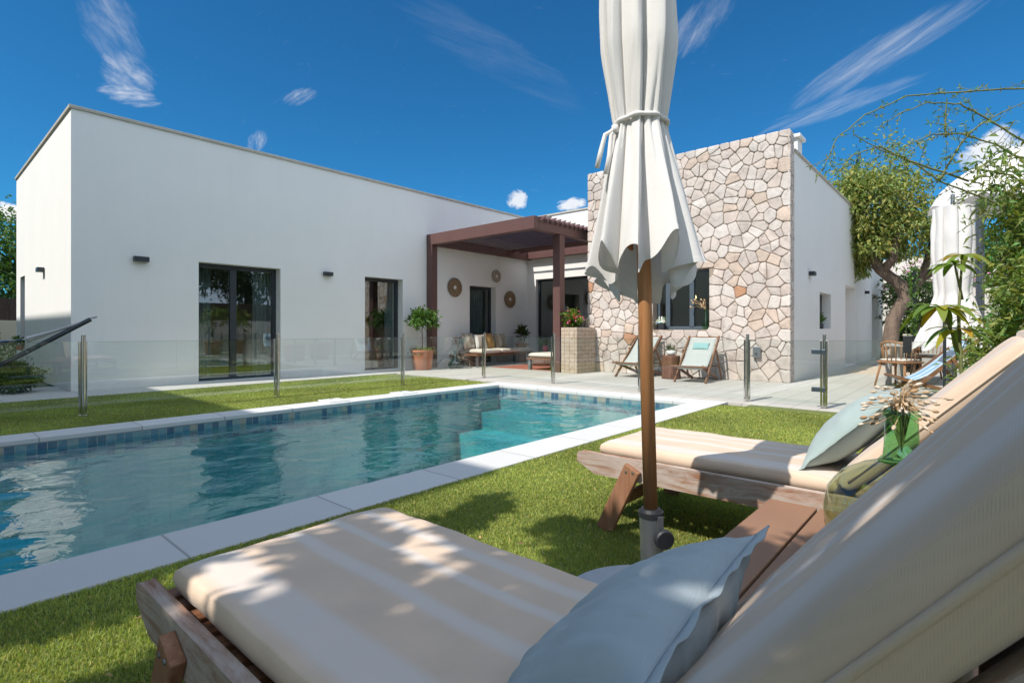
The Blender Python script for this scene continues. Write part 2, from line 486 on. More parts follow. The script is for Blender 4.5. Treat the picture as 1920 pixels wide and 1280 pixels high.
# ------------------------------------------------------------------ foliage
def leaf_cloud(name, mat, pos, dirs, length, width, parent=None, tints=None, droop=0.0, world_off=None, fold=.25):
    """one mesh of many small two-piece leaves"""
    N = len(pos); pos = np.asarray(pos, float); d = np.asarray(dirs, float)
    d /= np.linalg.norm(d, axis=1, keepdims=True) + 1e-9
    rv = NPR.normal(size=(N, 3)); side = np.cross(d, rv); side /= np.linalg.norm(side, axis=1, keepdims=True) + 1e-9
    nrm = np.cross(side, d)
    Ls = (length * NPR.uniform(.65, 1.25, N))[:, None]; Ws = (width * NPR.uniform(.7, 1.2, N))[:, None]
    if world_off is not None: pos = pos - np.asarray(world_off)
    dz = np.zeros((N, 3)); dz[:, 2] = -droop
    a = pos
    m1 = pos + d * Ls * .4 + side * Ws * .5 + nrm * Ws * fold
    m2 = pos + d * Ls * .4 - side * Ws * .5 + nrm * Ws * fold
    mid = pos + d * Ls * .5 + dz * Ls * .25
    tip = pos + d * Ls + dz * Ls
    V = np.stack([a, m1, mid, m2, tip], 1).reshape(-1, 3)
    b = (np.arange(N) * 5)[:, None]
    F = np.concatenate([b + [[0, 1, 2]], b + [[1, 4, 2]], b + [[0, 2, 3]], b + [[2, 4, 3]]], 1).reshape(-1, 3)
    return tri_mesh(name, mat, V, F, np.repeat(tints if tints is not None else leaf_tints(N), 5, 0), parent)


def leaf_tints(N, spread=.35, warm=.15):
    t = np.ones((N, 3)); k = NPR.uniform(1 - spread, 1 + spread, N); w = NPR.normal(0, warm, N)
    t *= k[:, None]; t[:, 0] *= 1 + w; t[:, 2] *= 1 - w * .5
    return np.clip(t, .05, 3)


def tri_mesh(name, mat, V, F, tint, parent=None):
    me = bpy.data.meshes.new(name)
    me.vertices.add(len(V)); me.vertices.foreach_set('co', np.asarray(V, np.float32).ravel())
    me.loops.add(F.size); me.loops.foreach_set('vertex_index', F.astype(np.int32).ravel())
    me.polygons.add(len(F)); me.polygons.foreach_set('loop_start', np.arange(0, F.size, F.shape[1], dtype=np.int32))
    me.update(calc_edges=True)
    at = me.color_attributes.new('tint', 'FLOAT_COLOR', 'POINT')
    arr = np.ones((len(V), 4), np.float32); arr[:, :3] = tint
    at.data.foreach_set('color', arr.ravel())
    me.materials.append(mat)
    o = bpy.data.objects.new(name, me); COL.objects.link(o)
    if parent is not None: o.parent = parent
    return o


def blob_points(N, c, r, clumps=30, cs=.35, shell=.55):
    """points gathered in clumps spread through an ellipsoid"""
    c = np.array(c); r = np.array(r)
    q = NPR.normal(size=(clumps, 3)); q /= np.linalg.norm(q, axis=1, keepdims=True)
    q *= NPR.uniform(shell, 1.0, (clumps, 1)) * NPR.uniform(.8, 1.08, (clumps, 1))
    i = NPR.integers(0, clumps, N)
    p = q[i] + NPR.normal(size=(N, 3)) * cs * .5
    return c + p * r, p * r


def rand_dirs(N, out=None, k=.6, up=0.):
    d = NPR.normal(size=(N, 3))
    d /= np.linalg.norm(d, axis=1, keepdims=True)
    if out is not None: d = d + k * out / (np.linalg.norm(out, axis=1, keepdims=True) + 1e-6)
    d[:, 2] += up
    return d

# ================================================================== the ground, pool and paving
PU0, PU1, PV0, PV1 = -3.0, 7.05, 2.97, 6.48        # pool opening
CW = 0.385                                           # coping width
WATER_Z = -0.095


def soil_ground():
    n = NT('earth'); oc = n.obj()
    c = n.ramp(n.noise(oc, .35, 6, .6), [(.3, (.16, .13, .085)), (.55, (.12, .14, .05)), (.75, (.19, .16, .10))])
    mat = n.done(n.bsdf(c, .95, normal=n.bump(n.noise(oc, 6., 5), .5, .03)))
    b = MB(); E = 400; z = -.03
    for x0, y0, x1, y1 in ((-E, -E, E, PV0 - .01), (-E, PV1 + .01, E, E), (-E, PV0 - .01, PU0 - .01, PV1 + .01), (PU1 + .01, PV0 - .01, E, PV1 + .01)):
        b.add([(x0, y0, z), (x1, y0, z), (x1, y1, z), (x0, y1, z)], [(0, 1, 2, 3)])
    struct(b.build('ground', mat))


soil_ground()


def paving_mat(name, base, tile, mortar=.006, rot=0., var=.06, offs=.5, loc=(0, 0, 0)):
    n = NT(name); oc = n.mapping(n.obj(), (1, 1, 1), (0, 0, rot), loc)
    br = n.node('ShaderNodeTexBrick', Vector=oc, Color1=scale_c(base, 1 - var), Color2=scale_c(base, 1 + var), Mortar=scale_c(base, .55), Scale=1.0, Mortar__Size=mortar, Mortar__Smooth=.2, Bias=0., Brick__Width=tile[0], Row__Height=tile[1])
    br.offset = offs
    nz = n.noise(oc, 2.2, 6, .65); nz2 = n.noise(oc, 70., 3)
    c = n.mix(n.math('MULTIPLY', nz, .22), br.outputs['Color'], scale_c(base, .72))
    c = n.mix(n.math('MULTIPLY', n.ramp(nz2, [(.5, (0, 0, 0)), (.8, (1, 1, 1))]), .25), c, scale_c(base, .8))
    h = n.math('SUBTRACT', n.math('MULTIPLY', nz2, .3), br.outputs['Fac'])
    return n.done(n.bsdf(c, .75, normal=n.bump(h, .35, .004), Specular__IOR__Level=.25))


m_terrace = paving_mat('terrace_tile', (.50, .475, .43), (1.2, .3), .006)
m_coping = paving_mat('coping_tile', (.60, .59, .57), (.80, 40.), .007, loc=(-.02, -20, 0), offs=0.)
m_coping_end = paving_mat('coping_tile_end', (.60, .59, .57), (.80, 40.), .007, rot=R(90), loc=(0, -20, 0), offs=0.)
m_path = paving_mat('path_tile', (.52, .50, .47), (.9, 40.), .006, loc=(0, -20, 0), offs=0.)

b = MB()   # terrace in front of and under the pergola
b.box(7.45, -6, -.03, 26, 10.95, .004)
struct(b.build('terrace', m_terrace))
b = MB(); b.box(.55, 10.02, -.03, 7.45, 10.95, .008); b.box(-8, 10.9, -.03, .55, 11.25, .006); b.box(.55, 10.95, -.03, 1.765, 12.2, .006)
struct(b.build('path', m_path))
b = MB(); b.box(-8, 12.9, -.03, 1.2, 13.05, .14)
struct(b.build('kerb', m_concrete))

b = MB()
b.box(PU0 - CW, PV0 - CW, -.035, PU1 + .40, PV0, .012)
b.box(PU0 - CW, PV1, -.035, PU1 + .40, PV1 + CW, .012)
struct(b.build('pool_coping', m_coping, bevel=.006))
b = MB(); b.box(PU1, PV0, -.035, PU1 + .40, PV1, .012); b.box(PU0 - CW, PV0, -.035, PU0, PV1, .012)
struct(b.build('pool_end_coping', m_coping_end, bevel=.006))


def mosaic(name, cols, size, grout, rough=.25, big=None):
    n = NT(name); oc = n.obj()
    sc = n.node('ShaderNodeVectorMath', _operation='DIVIDE', i0=oc, i1=(size, size, size)).outputs[0]
    sc = n.node('ShaderNodeVectorMath', _operation='ADD', i0=sc, i1=(.137, .211, .5)).outputs[0]
    fl = n.node('ShaderNodeVectorMath', _operation='FLOOR', i0=sc).outputs[0]
    wn = n.node('ShaderNodeTexWhiteNoise', Vector=fl)
    c = n.ramp(wn.outputs['Value'], cols, 'CONSTANT')
    fr = n.node('ShaderNodeVectorMath', _operation='FRACTION', i0=sc).outputs[0]
    sp = n.node('ShaderNodeSeparateXYZ', Vector=fr)
    geo = n.node('ShaderNodeNewGeometry'); sn = n.node('ShaderNodeSeparateXYZ', Vector=geo.outputs['Normal'])
    g = None
    for k in range(3):
        e = n.math('MINIMUM', sp.outputs[k], n.math('SUBTRACT', 1., sp.outputs[k]))
        line = n.math('LESS_THAN', e, .05)
        line = n.math('MULTIPLY', line, n.math('LESS_THAN', n.math('ABSOLUTE', sn.outputs[k]), .5))
        g = line if g is None else n.math('MAXIMUM', g, line)
    c = n.mix(g, c, grout)
    c = n.mix(.35, c, n.ramp(n.noise(oc, 30., 4), [(.3, (.05, .09, .10)), (.7, (.5, .52, .46))]), 'SOFT_LIGHT')
    return n.done(n.bsdf(c, rough))


m_mosaic = mosaic('pool_border_mosaic', [(0, (.10, .17, .22)), (.2, (.13, .24, .30)), (.38, (.25, .33, .33)), (.55, (.08, .14, .21)), (.7, (.36, .34, .28)), (.85, (.18, .30, .33))], .074, (.30, .32, .30))
m_basin = mosaic('pool_basin_stone', [(0, (.36, .46, .41)), (.25, (.41, .50, .43)), (.5, (.32, .43, .41)), (.75, (.45, .51, .43))], .19, (.38, .45, .40), .5)

b = MB(); D = -1.15; t = .15; zt = -.036
b.box(PU0 - t, PV0 - t, D - .1, PU1 + t, PV1 + t, D)
for x0, y0, x1, y1 in ((PU0, PV0 - t, PU1, PV0), (PU0, PV1, PU1, PV1 + t), (PU0 - t, PV0 - t, PU0, PV1 + t), (PU1, PV0 - t, PU1 + t, PV1 + t)):
    b.box(x0, y0, D, x1, y1, -.24)
for x0, zz in ((6.55, -.42), (6.0, -.70)):
    b.box(x0, PV0 + .002, D, x0 + (.5 if x0 > 6.5 else .55) - .001, PV1 - .002, zz)
struct(b.build('pool_basin', m_basin))
b = MB()
for x0, y0, x1, y1 in ((PU0, PV0 - t, PU1, PV0), (PU0, PV1, PU1, PV1 + t), (PU0 - t, PV0 - t, PU0, PV1 + t), (PU1, PV0 - t, PU1 + t, PV1 + t)):
    b.box(x0, y0, -.24, x1, y1, zt)
struct(b.build('pool_border', m_mosaic))


def water():
    n = NT('pool_water'); oc = n.obj()
    h1 = n.noise(n.mapping(oc, (1, 1, 1), (0, 0, R(20))), 2.4, 1.5, .4, .6)
    h2 = n.noise(n.mapping(oc, (1, 1.5, 1), (0, 0, R(-35))), 7.5, 3, .5, .8)
    h = n.math('ADD', h1, n.math('MULTIPLY', h2, .16))
    nr = n.bump(h, 1.0, .028)
    lw = n.node('ShaderNodeLayerWeight', Blend=.5, Normal=nr)
    f = n.math('ADD', .022, n.math('MULTIPLY', .97, n.math('POWER', lw.outputs['Facing'], 4.5)))
    tr = n.node('ShaderNodeBsdfTransparent', Color=(.275, .81, .925))
    gl = n.node('ShaderNodeBsdfGlossy', Roughness=.0, Color=(1, 1, 1), Normal=nr)
    mx = n.node('ShaderNodeMixShader', i0=f); n.l.new(tr.outputs[0], mx.inputs[1]); n.l.new(gl.outputs[0], mx.inputs[2])
    mat = n.done(mx.outputs[0])
    b = MB(); z = WATER_Z
    b.add([(PU0, PV0, z), (PU1, PV0, z), (PU1, PV1, z), (PU0, PV1, z)], [(0, 1, 2, 3)])
    struct(b.build('water', mat))


water()


# turf base and blades
def turf_base():
    n = NT('turf'); oc = n.obj()
    c = n.ramp(n.noise(oc, 90., 4, .7), [(.3, (.10, .13, .03)), (.7, (.24, .28, .07))])
    c = n.mix(n.math('MULTIPLY', n.noise(oc, 1.1, 4), .5), c, (.20, .24, .06))
    return n.done(n.bsdf(c, .9, normal=n.bump(n.noise(oc, 160., 3), .9, .02)))


m_turf = turf_base()
b = MB()
b.box(-8, -6, -.029, 7.15, PV0 - CW - .003, .0); b.box(7.15, -6, -.029, 7.445, PV0 - CW - .3, .0)
b.box(-8, PV1 + CW + .003, -.029, 7.3, 10.015, .0)
b.box(-8, 11.26, -.029, .54, 12.89, .0); b.box(-8, 13.06, -.029, 1.2, 21.8, .0)
struct(b.build('lawn', m_turf))


def blades(name, regions, dens0, h, w, dmin, wmax=9.):
    V, F, T = [], [], []
    for (x0, y0, x1, y1) in regions:
        N = int((x1 - x0) * (y1 - y0) * dens0)
        p = np.stack([NPR.uniform(x0, x1, N), NPR.uniform(y0, y1, N)], 1)
        d = np.hypot(p[:, 0], p[:, 1])
        keep = NPR.uniform(size=N) < np.minimum(1, (dmin / np.maximum(d, .3)) ** 1.7)
        az = np.degrees(np.arctan2(p[:, 1], p[:, 0]))
        keep &= (az > -14) & (az < 97) & (d > .35)
        p, d = p[keep], d[keep]; N = len(p)
        k = np.clip((d / dmin) ** .85, 1, wmax)
        a = NPR.uniform(0, 2 * math.pi, N); lean = NPR.normal(0, .55, N)
        hh = h * NPR.uniform(.55, 1.2, N); ww = w * k * NPR.uniform(.7, 1.3, N) / 2
        la = NPR.uniform(0, 2 * math.pi, N)
        dx, dy = np.cos(a) * ww, np.sin(a) * ww
        lx, ly = np.cos(la) * lean * hh, np.sin(la) * lean * hh
        z0 = np.full(N, -.002)
        v0 = np.stack([p[:, 0] - dx, p[:, 1] - dy, z0], 1); v1 = np.stack([p[:, 0] + dx, p[:, 1] + dy, z0], 1)
        m = .55
        v2 = np.stack([p[:, 0] + dx * .75 + lx * .3, p[:, 1] + dy * .75 + ly * .3, hh * m], 1)
        v3 = np.stack([p[:, 0] - dx * .75 + lx * .3, p[:, 1] - dy * .75 + ly * .3, hh * m], 1)
        v4 = np.stack([p[:, 0] + lx, p[:, 1] + ly, hh], 1)
        o = sum(len(x) for x in V)
        V.append(np.stack([v0, v1, v2, v3, v4], 1).reshape(-1, 3))
        bb = o + (np.arange(N) * 5)[:, None]
        F.append(np.concatenate([bb + [[0, 1, 2]], bb + [[0, 2, 3]], bb + [[3, 2, 4]]], 1).reshape(-1, 3))
        t = leaf_tints(N, .22, .08)
        patch = .9 + .2 * np.sin(p[:, 0] * 3.1 + np.sin(p[:, 1] * 2.3)) * np.sin(p[:, 1] * 2.7 + 1.3)
        t *= patch[:, None]
        dry = NPR.uniform(size=N) < .025
        t[dry] = [2.0, 1.35, 2.2]
        T.append(np.repeat(t, 5, 0))
    o = tri_mesh(name, L_grass, np.concatenate(V), np.concatenate(F), np.concatenate(T))
    return struct(o, 'stuff')


blades('turf_pile', [(-.6, -.6, 7.12, PV0 - CW - .006)], 95000, .0165, .0024, 1.1)
blades('lawn_pile', [(-.5, PV1 + CW + .01, 7.28, 10.0), (-1, 11.3, .5, 12.85), (-1, 13.1, 1.2, 18.)], 16000, .017, .0042, 3.4)


N = 70
q = np.stack([NPR.uniform(-.3, 4., N), NPR.uniform(.2, 2.5, N), np.full(N, .017)], 1); dd = NPR.normal(size=(N, 3)); dd[:, 2] *= .12
struct(leaf_cloud('fallen_leaves', leaf_mat('dry_leaf', (.42, .30, .13), .1), q, dd, .035, .012, None, leaf_tints(N, .4, .1)), 'stuff')

# ================================================================== the house
def wall_holes(b, o, A, Bv, N, Wd, H, th, holes):
    """slab spanned by A and Bv from o, front face at o looking along N, with rectangular holes (a0,b0,a1,b1)"""
    o, A, Bv, N = map(Vector, (o, A, Bv, N))
    xs = sorted({0, Wd, *[h[0] for h in holes], *[h[2] for h in holes]}); ys = sorted({0, H, *[h[1] for h in holes], *[h[3] for h in holes]})
    xs = [x for x in xs if 0 <= x <= Wd]; ys = [y for y in ys if 0 <= y <= H]
    P = lambda a, c, d: o + A * a + Bv * c - N * d
    inh = lambda a, c: any(h[0] < a < h[2] and h[1] < c < h[3] for h in holes)
    for i in range(len(xs) - 1):
        for j in range(len(ys) - 1):
            a0, a1, c0, c1 = xs[i], xs[i + 1], ys[j], ys[j + 1]
            if inh((a0 + a1) / 2, (c0 + c1) / 2): continue
            b.add([P(a0, c0, 0), P(a1, c0, 0), P(a1, c1, 0), P(a0, c1, 0)], [(0, 1, 2, 3)])
            b.add([P(a0, c0, th), P(a1, c0, th), P(a1, c1, th), P(a0, c1, th)], [(3, 2, 1, 0)])
    for a0, c0, a1, c1 in holes:
        for (p, q) in (((a0, c0), (a0, c1)), ((a0, c1), (a1, c1)), ((a1, c1), (a1, c0)), ((a1, c0), (a0, c0))):
            b.add([P(*p, 0), P(*q, 0), P(*q, th), P(*p, th)], [(0, 1, 2, 3)])
    for (p, q) in (((0, 0), (Wd, 0)), ((Wd, 0), (Wd, H)), ((Wd, H), (0, H)), ((0, H), (0, 0))):
        b.add([P(*p, 0), P(*q, 0), P(*q, th), P(*p, th)], [(0, 1, 2, 3)])


HV = 10.95          # plane of the long facade
HT = 4.55
house = thing('house', 'white rendered flat-roofed house with a rubble stone wall behind the pool', 'house', (1.77, 10.95, 0))
b = MB()
D1, D2, D3 = (3.63, 5.18, 2.27), (7.21, 8.32, 2.265), (10.67, 11.77, 2.27)
wall_holes(b, (1.77, HV, 0), (1, 0, 0), (0, 0, 1), (0, -1, 0), 13.3 - 1.77, HT, .3, [(d[0] - 1.77, .02, d[1] - 1.77, d[2]) for d in (D1, D2, D3)])
wall_holes(b, (1.77, 16.92, 0), (0, -1, 0), (0, 0, 1), (-1, 0, 0), 16.92 - HV - .30, HT, .3, [(.35, .02, 1.05, 2.2)])
b.box(1.77, 16.92, 0, 13.6, 17.2, HT); b.box(13.3, HV + .301, 0, 13.6, 16.919, HT)
b.box(2.07, 11.25, 4.05, 13.3, 16.92, 4.2)       # roof slab
# wall at the back of the patio
wall_holes(b, (13.3, HV + .3, 0), (0, -1, 0), (0, 0, 1), (-1, 0, 0), HV + .3 - 4.2, HT, .3, [(.62, .02, 3.75, 2.60)])
b.build('wall', m_render, house, world=True)
b = MB()
b.box(1.74, HV - .03, HT + .001, 13.27, HV + .33, HT + .055); b.box(1.74, HV + .331, HT + .001, 2.10, 17.2, HT + .055); b.box(13.271, 6.9, HT + .001, 13.63, HV + .33, HT + .055)
b.build('parapet_coping', m_cap, house, world=True, bevel=.006)
# wing with the white side wall behind the stone wall
WV = 2.66; WH = 4.42
b = MB()
wall_holes(b, (11.26, WV, 0), (1, 0, 0), (0, 0, 1), (0, -1, 0), 23.8 - 11.26, WH, .45, [(13.44 - 11.26, 1.02, 14.64 - 11.26, 1.84), (16.48 - 11.26, .02, 18.12 - 11.26, 2.2), (21.19 - 11.26, .02, 22.6 - 11.26, 2.2)])
b.box(23.5, WV + .45, 0, 23.8, 6.9, WH)
b.box(11.30, WV + .46, 4.0, 23.4, 7.1, 4.15); b.box(11.30, 6.95, 0, 13.29, 7.10, WH)
b.build('wing_wall', m_render, house, world=True)
b = MB(); b.box(11.26, WV - .03, WH + .001, 23.83, WV + .3, WH + .05)
b.build('wing_coping', m_cap, house, world=True, bevel=.006)
b = MB(); b.box(16.5, WV + .38, .02, 18.1, WV + .42, 2.19); b.box(21.2, WV + .38, .02, 22.58, WV + .42, 2.19)
build_each(b, 'recess_panel', m_render, house, world=True)
# interiors
b = MB()
b.box(2.08, 14.6, .0, 13.29, 14.7, 4.0); b.box(6.1, 11.26, 0, 6.2, 14.6, 4.0); b.box(9.4, 11.26, 0, 9.5, 14.6, 4.)
b.box(2.08, 11.26, 2.75, 13.25, 14.6, 2.8)
b.box(17.2, 3.2, 0, 17.3, 11.2, 4.); b.box(13.65, 11.0, 0, 17.2, 11.1, 4.); b.box(13.65, 3.2, 2.75, 17.2, 11.0, 2.8); b.box(11.3, 3.2, 2.75, 13.6, 6.9, 2.8)
b.build('interior_wall', m_interior, house, world=True)
b = MB(); b.box(2.08, 11.25, -.02, 13.25, 14.6, .012); b.box(13.61, 3.2, -.02, 17.2, 11.0, .012); b.box(11.3, 3.2, -.02, 13.6, 6.94, .012)
b.build('interior_floor', m_floor_in, house, world=True)
b = MB(); b.box(14.9, 8.9, .02, 15.4, 9.9, 2.5); b.box(16.6, 4.0, .02, 17.1, 6.4, 2.4); b.box(14.2, 3.6, .02, 14.5, 4.5, 2.3)
build_each(b, 'interior_cabinet', m_cabinet, house, world=True)
# chimney
b = MB(); b.box(11.6, 2.68, 4.16, 11.95, 2.90, 4.78)
ch = b.build('chimney', m_render, house, world=True)
b = MB(); b.box(11.54, 2.62, 4.781, 12.01, 2.96, 4.85)
b.build('chimney_cap', m_render, ch, world=True, bevel=.01)


def sliding_door(name, a0, a1, z1, v, mull=None, z0=.02, inset=.20, mat=m_frame, handle=None):
    """frame + panes in the facade v = const, in world coordinates, child of the house"""
    y = v + inset; w = .075; g = .0015
    f = MB()
    f.box(a0 + g, y, z0 + g, a0 + w, y + .08, z1 - g); f.box(a1 - w, y, z0 + g, a1 - g, y + .08, z1 - g)
    f.box(a0 + w, y, z1 - w - .01, a1 - w, y + .08, z1 - g); f.box(a0 + w, y, z0 + g, a1 - w, y + .08, z0 + .05)
    if mull: f.box(mull - .06, y - .01, z0 + .05, mull + .06, y + .07, z1 - w - .01)
    fo = f.build(name, mat, house, world=True, bevel=.004)
    spans = [(a0 + w, (mull - .06) if mull else a1 - w)] + ([(mull + .06, a1 - w)] if mull else [])
    for p, q in spans:
        gl = MB(); gl.box(p, y + .03, z0 + .05, q, y + .036, z1 - w - .01); gl.build('pane', m_glass, fo, world=True)
    return fo


sliding_door('sliding_door', D1[0], D1[1], D1[2], HV, mull=4.32)
sliding_door('glass_door', D2[0], D2[1], D2[2], HV)
sliding_door('patio_door', D3[0], D3[1], D3[2], HV)


def side_frame(name, v0, v1, z0, z1, u, mulls=(), mat=m_frame, w=.07, bars=()):
    f = MB(); g = .0015
    f.box(u, v0 + g, z0 + g, u + .08, v0 + w, z1 - g); f.box(u, v1 - w, z0 + g, u + .08, v1 - g, z1 - g)
    f.box(u, v0 + w, z1 - w, u + .08, v1 - w, z1 - g); f.box(u, v0 + w, z0 + g, u + .08, v1 - w, z0 + w)
    for m in mulls: f.box(u - .01, m - .05, z0 + w, u + .07, m + .05, z1 - w)
    for m, zz in bars: f.box(u + .01, m, zz - .02, u + .05, m + .45, zz + .02)
    fo = f.build(name, mat, house, world=True, bevel=.004)
    ed = [v0 + w] + [e for m in mulls for e in (m - .05, m + .05)] + [v1 - w]
    for k in range(0, len(ed), 2):
        gl = MB(); gl.box(u + .03, ed[k], z0 + w, u + .036, ed[k + 1], z1 - w); gl.build('pane', m_glass, fo, world=True)
    return fo


side_frame('terrace_door', HV + .3 - 3.75, HV + .3 - .62, .02, 2.60, 13.42, (8.25,))
side_frame('kitchen_window', 4.17, 5.42, 1.0, 2.27, 11.13, (4.62, 5.16), m_bluealu)
side_frame('hall_door', 16.92 - 1.05, 16.92 - .35, .02, 2.2, 1.9)
b = MB(); b.box(13.442, WV + .19, 1.022, 14.638, WV + .21, 1.838); b.build('bathroom_window', m_frame, house, world=True)


# ---- rubble stone wall: every stone is a polygon of a Voronoi tiling
def clip(poly, n, c):
    out = []
    for i in range(len(poly)):
        p, q = poly[i], poly[(i + 1) % len(poly)]
        dp, dq = p[0] * n[0] + p[1] * n[1] - c, q[0] * n[0] + q[1] * n[1] - c
        if dp <= 0: out.append(p)
        if (dp < 0 < dq) or (dq < 0 < dp):
            t = dp / (dp - dq); out.append((p[0] + (q[0] - p[0]) * t, p[1] + (q[1] - p[1]) * t))
    return out


def stone_cells(Wd, H, size, rnd, hole=None, gap=.009, quoin=.22):
    seeds = []
    nx, ny = round(Wd / size), round(H / size)
    for j in range(ny):
        for i in range(nx):
            seeds.append([(i + .5 + rnd.uniform(-.52, .52)) * Wd / nx, (j + .5 + rnd.uniform(-.52, .52)) * H / ny])
    seeds = [s for s in seeds if rnd.random() < .97]
    for _ in range(1):        # one relaxation step away from near neighbours
        for a in seeds:
            for c in seeds:
                if a is c: continue
                dx, dy = a[0] - c[0], a[1] - c[1]; L = math.hypot(dx, dy)
                if 0 < L < size * .62:
                    a[0] += dx / L * size * .12; a[1] += dy / L * size * .12
    # squared stones along top and the outer edges
    seeds = [s for s in seeds if quoin * .62 < s[0] < Wd - quoin * .72 and s[1] < H - quoin * .62 and s[1] > .02]
    x = 0
    while x < Wd:
        w = rnd.uniform(.14, .30); seeds.append([x + w / 2, H - quoin * .33 + rnd.uniform(-.015, .015)]); x += w
    for xx in (quoin * .35, Wd - quoin * .42):
        y = 0
        while y < H - quoin * .7:
            h = rnd.uniform(.18, .34); seeds.append([xx + rnd.uniform(-.03, .03), y + h / 2]); y += h
    if hole:
        a0, b0, a1, b1 = hole; m = .3
        seeds = [s for s in seeds if not (a0 - .05 < s[0] < a1 + .05 and b0 - .05 < s[1] < b1 + .05)]
        ghosts = []
        for s in seeds:
            if b0 < s[1] < b1:
                if a0 - m < s[0] < a0: ghosts.append([2 * a0 - s[0], s[1]])
                if a1 < s[0] < a1 + m: ghosts.append([2 * a1 - s[0], s[1]])
            if a0 < s[0] < a1:
                if b0 - m < s[1] < b0: ghosts.append([s[0], 2 * b0 - s[1]])
                if b1 < s[1] < b1 + m: ghosts.append([s[0], 2 * b1 - s[1]])
        allp = seeds + ghosts
    else: allp = seeds
    cells = []
    for s in seeds:
        near = sorted(allp, key=lambda q: (q[0] - s[0]) ** 2 + (q[1] - s[1]) ** 2)[1:22]
        poly = [(0, 0), (Wd, 0), (Wd, H), (0, H)]
        for q in near:
            nx_, ny_ = q[0] - s[0], q[1] - s[1]; L = math.hypot(nx_, ny_)
            if L < 1e-6: continue
            nx_, ny_ = nx_ / L, ny_ / L
            mid = ((q[0] + s[0]) / 2 * nx_ + (q[1] + s[1]) / 2 * ny_) - gap / 2
            poly = clip(poly, (nx_, ny_), mid)
            if len(poly) < 3: break
        if len(poly) >= 3: cells.append(poly)
    return cells


STONE_COLS = [(.60, .53, .48), (.58, .515, .47), (.53, .47, .43), (.62, .565, .525), (.56, .49, .445), (.60, .515, .465), (.64, .59, .55), (.57, .49, .44), (.58, .53, .49)]


def stones(b, cells, fn, rnd, hmin=.014, hmax=.032, edge=.018, orange=.045):
    """fn(a, c, h) -> world point, h = how far a stone stands out"""
    for poly in cells:
        cx = sum(p[0] for p in poly) / len(poly); cy = sum(p[1] for p in poly) / len(poly)
        ring = []
        for i in range(len(poly)):       # cut corners once and roughen the outline
            p, q = poly[i], poly[(i + 1) % len(poly)]
            L = math.hypot(q[0] - p[0], q[1] - p[1])
            if L < .012: ring.append(((p[0] + q[0]) / 2, (p[1] + q[1]) / 2)); continue
            k = min(.3, .022 / L)
            for tt in ([k, 1 - k] if L < .09 else [k, .5, 1 - k]):
                x, y = p[0] + (q[0] - p[0]) * tt, p[1] + (q[1] - p[1]) * tt
                s = 1 - (rnd.uniform(-.012, .05) if tt == .5 else rnd.uniform(0, .02))
                ring.append((cx + (x - cx) * s, cy + (y - cy) * s))
        n = len(ring)
        if n < 3: continue
        h = rnd.uniform(hmin, hmax); gx, gy = rnd.uniform(-.03, .03), rnd.uniform(-.03, .03)
        r = rnd.random()
        c = rnd.choice(STONE_COLS)
        if r < orange * .25: c = (.46, .26, .16)
        elif r < orange * 1.8: c = (.57, .465, .39)
        k = rnd.uniform(.92, 1.06); c = tuple(x * k for x in c)
        rad = max(.03, math.sqrt(sum((x - cx) ** 2 + (y - cy) ** 2 for x, y in ring) / n))
        V = []
        for lev, (sh, hh) in enumerate(((0, -.012), (0, h * .55), (edge * .45, h * .88), (edge, h))):
            for x, y in ring:
                s = max(.5, 1 - sh / rad)
                px_, py_ = cx + (x - cx) * s, cy + (y - cy) * s
                V.append(fn(px_, py_, hh + ((px_ - cx) * gx + (py_ - cy) * gy if lev else 0)))
        V.append(fn(cx, cy, h + rnd.uniform(-.003, .008)))
        F = []
        for lev in range(3):
            for i in range(n):
                j = (i + 1) % n; F.append((lev * n + i, lev * n + j, lev * n + n + j, lev * n + n + i))
        for i in range(n): F.append((3 * n + i, 3 * n + (i + 1) % n, 4 * n))
        b.add(V, F, c)


def stone_mat():
    n = NT('rubble_stone'); oc = n.obj()
    at = n.node('ShaderNodeAttribute', _attribute_name='tint').outputs['Color']
    a = n.noise(oc, 5., 8, .68, .6)
    c = n.mix(1., at, n.ramp(a, [(.26, (.60, .57, .55)), (.48, (1, .99, .98)), (.75, (1.18, 1.15, 1.12))]), 'MULTIPLY')
    rust = n.ramp(n.noise(oc, 3.2, 6, .7, 1.2), [(.60, (0, 0, 0)), (.74, (1, 1, 1))])
    c = n.mix(n.math('MULTIPLY', rust, .28), c, (.48, .32, .21))
    veil = n.ramp(n.noise(oc, 17., 5, .7), [(.55, (0, 0, 0)), (.72, (1, 1, 1))])
    c = n.mix(n.math('MULTIPLY', veil, .3), c, (.66, .62, .57))
    h = n.math('ADD', n.noise(oc, 14., 8, .7), n.math('MULTIPLY', n.noise(oc, 70., 4, .7), .35))
    return n.done(n.bsdf(c, .92, normal=n.bump(h, .8, .02), Specular__IOR__Level=.15))


m_stone = stone_mat()
m_mortar = M('stone_joint', (.34, .275, .22), .95, var=(20, .3), bump=(60, .6, .01))
SU, SV0, SV1, SH = 10.9, 2.64, 7.12, 4.76
rs = random.Random(3)
b = MB()
cells = stone_cells(SV1 - SV0, SH, .205, rs, hole=(SV1 - 5.42, 1.0, SV1 - 4.17, 2.27))
stones(b, cells, lambda a, c, h: (SU - h + .03, SV1 - a, c), rs)
cells2 = stone_cells(.33, SH, .2, rs, quoin=.0)
stones(b, cells2, lambda a, c, h: (SU + .01 + a, SV0 - h + .03, c), rs, .01, .02, .008)
so = b.build('stone_facing', m_stone, house, world=True)
b = MB()
wall_holes(b, (SU + .032, SV1 - .004, 0), (0, -1, 0), (0, 0, 1), (-1, 0, 0), SV1 - SV0 - .035, SH - .004, .31, [(SV1 - .004 - 5.42, 1.0, SV1 - .004 - 4.17, 2.27)])
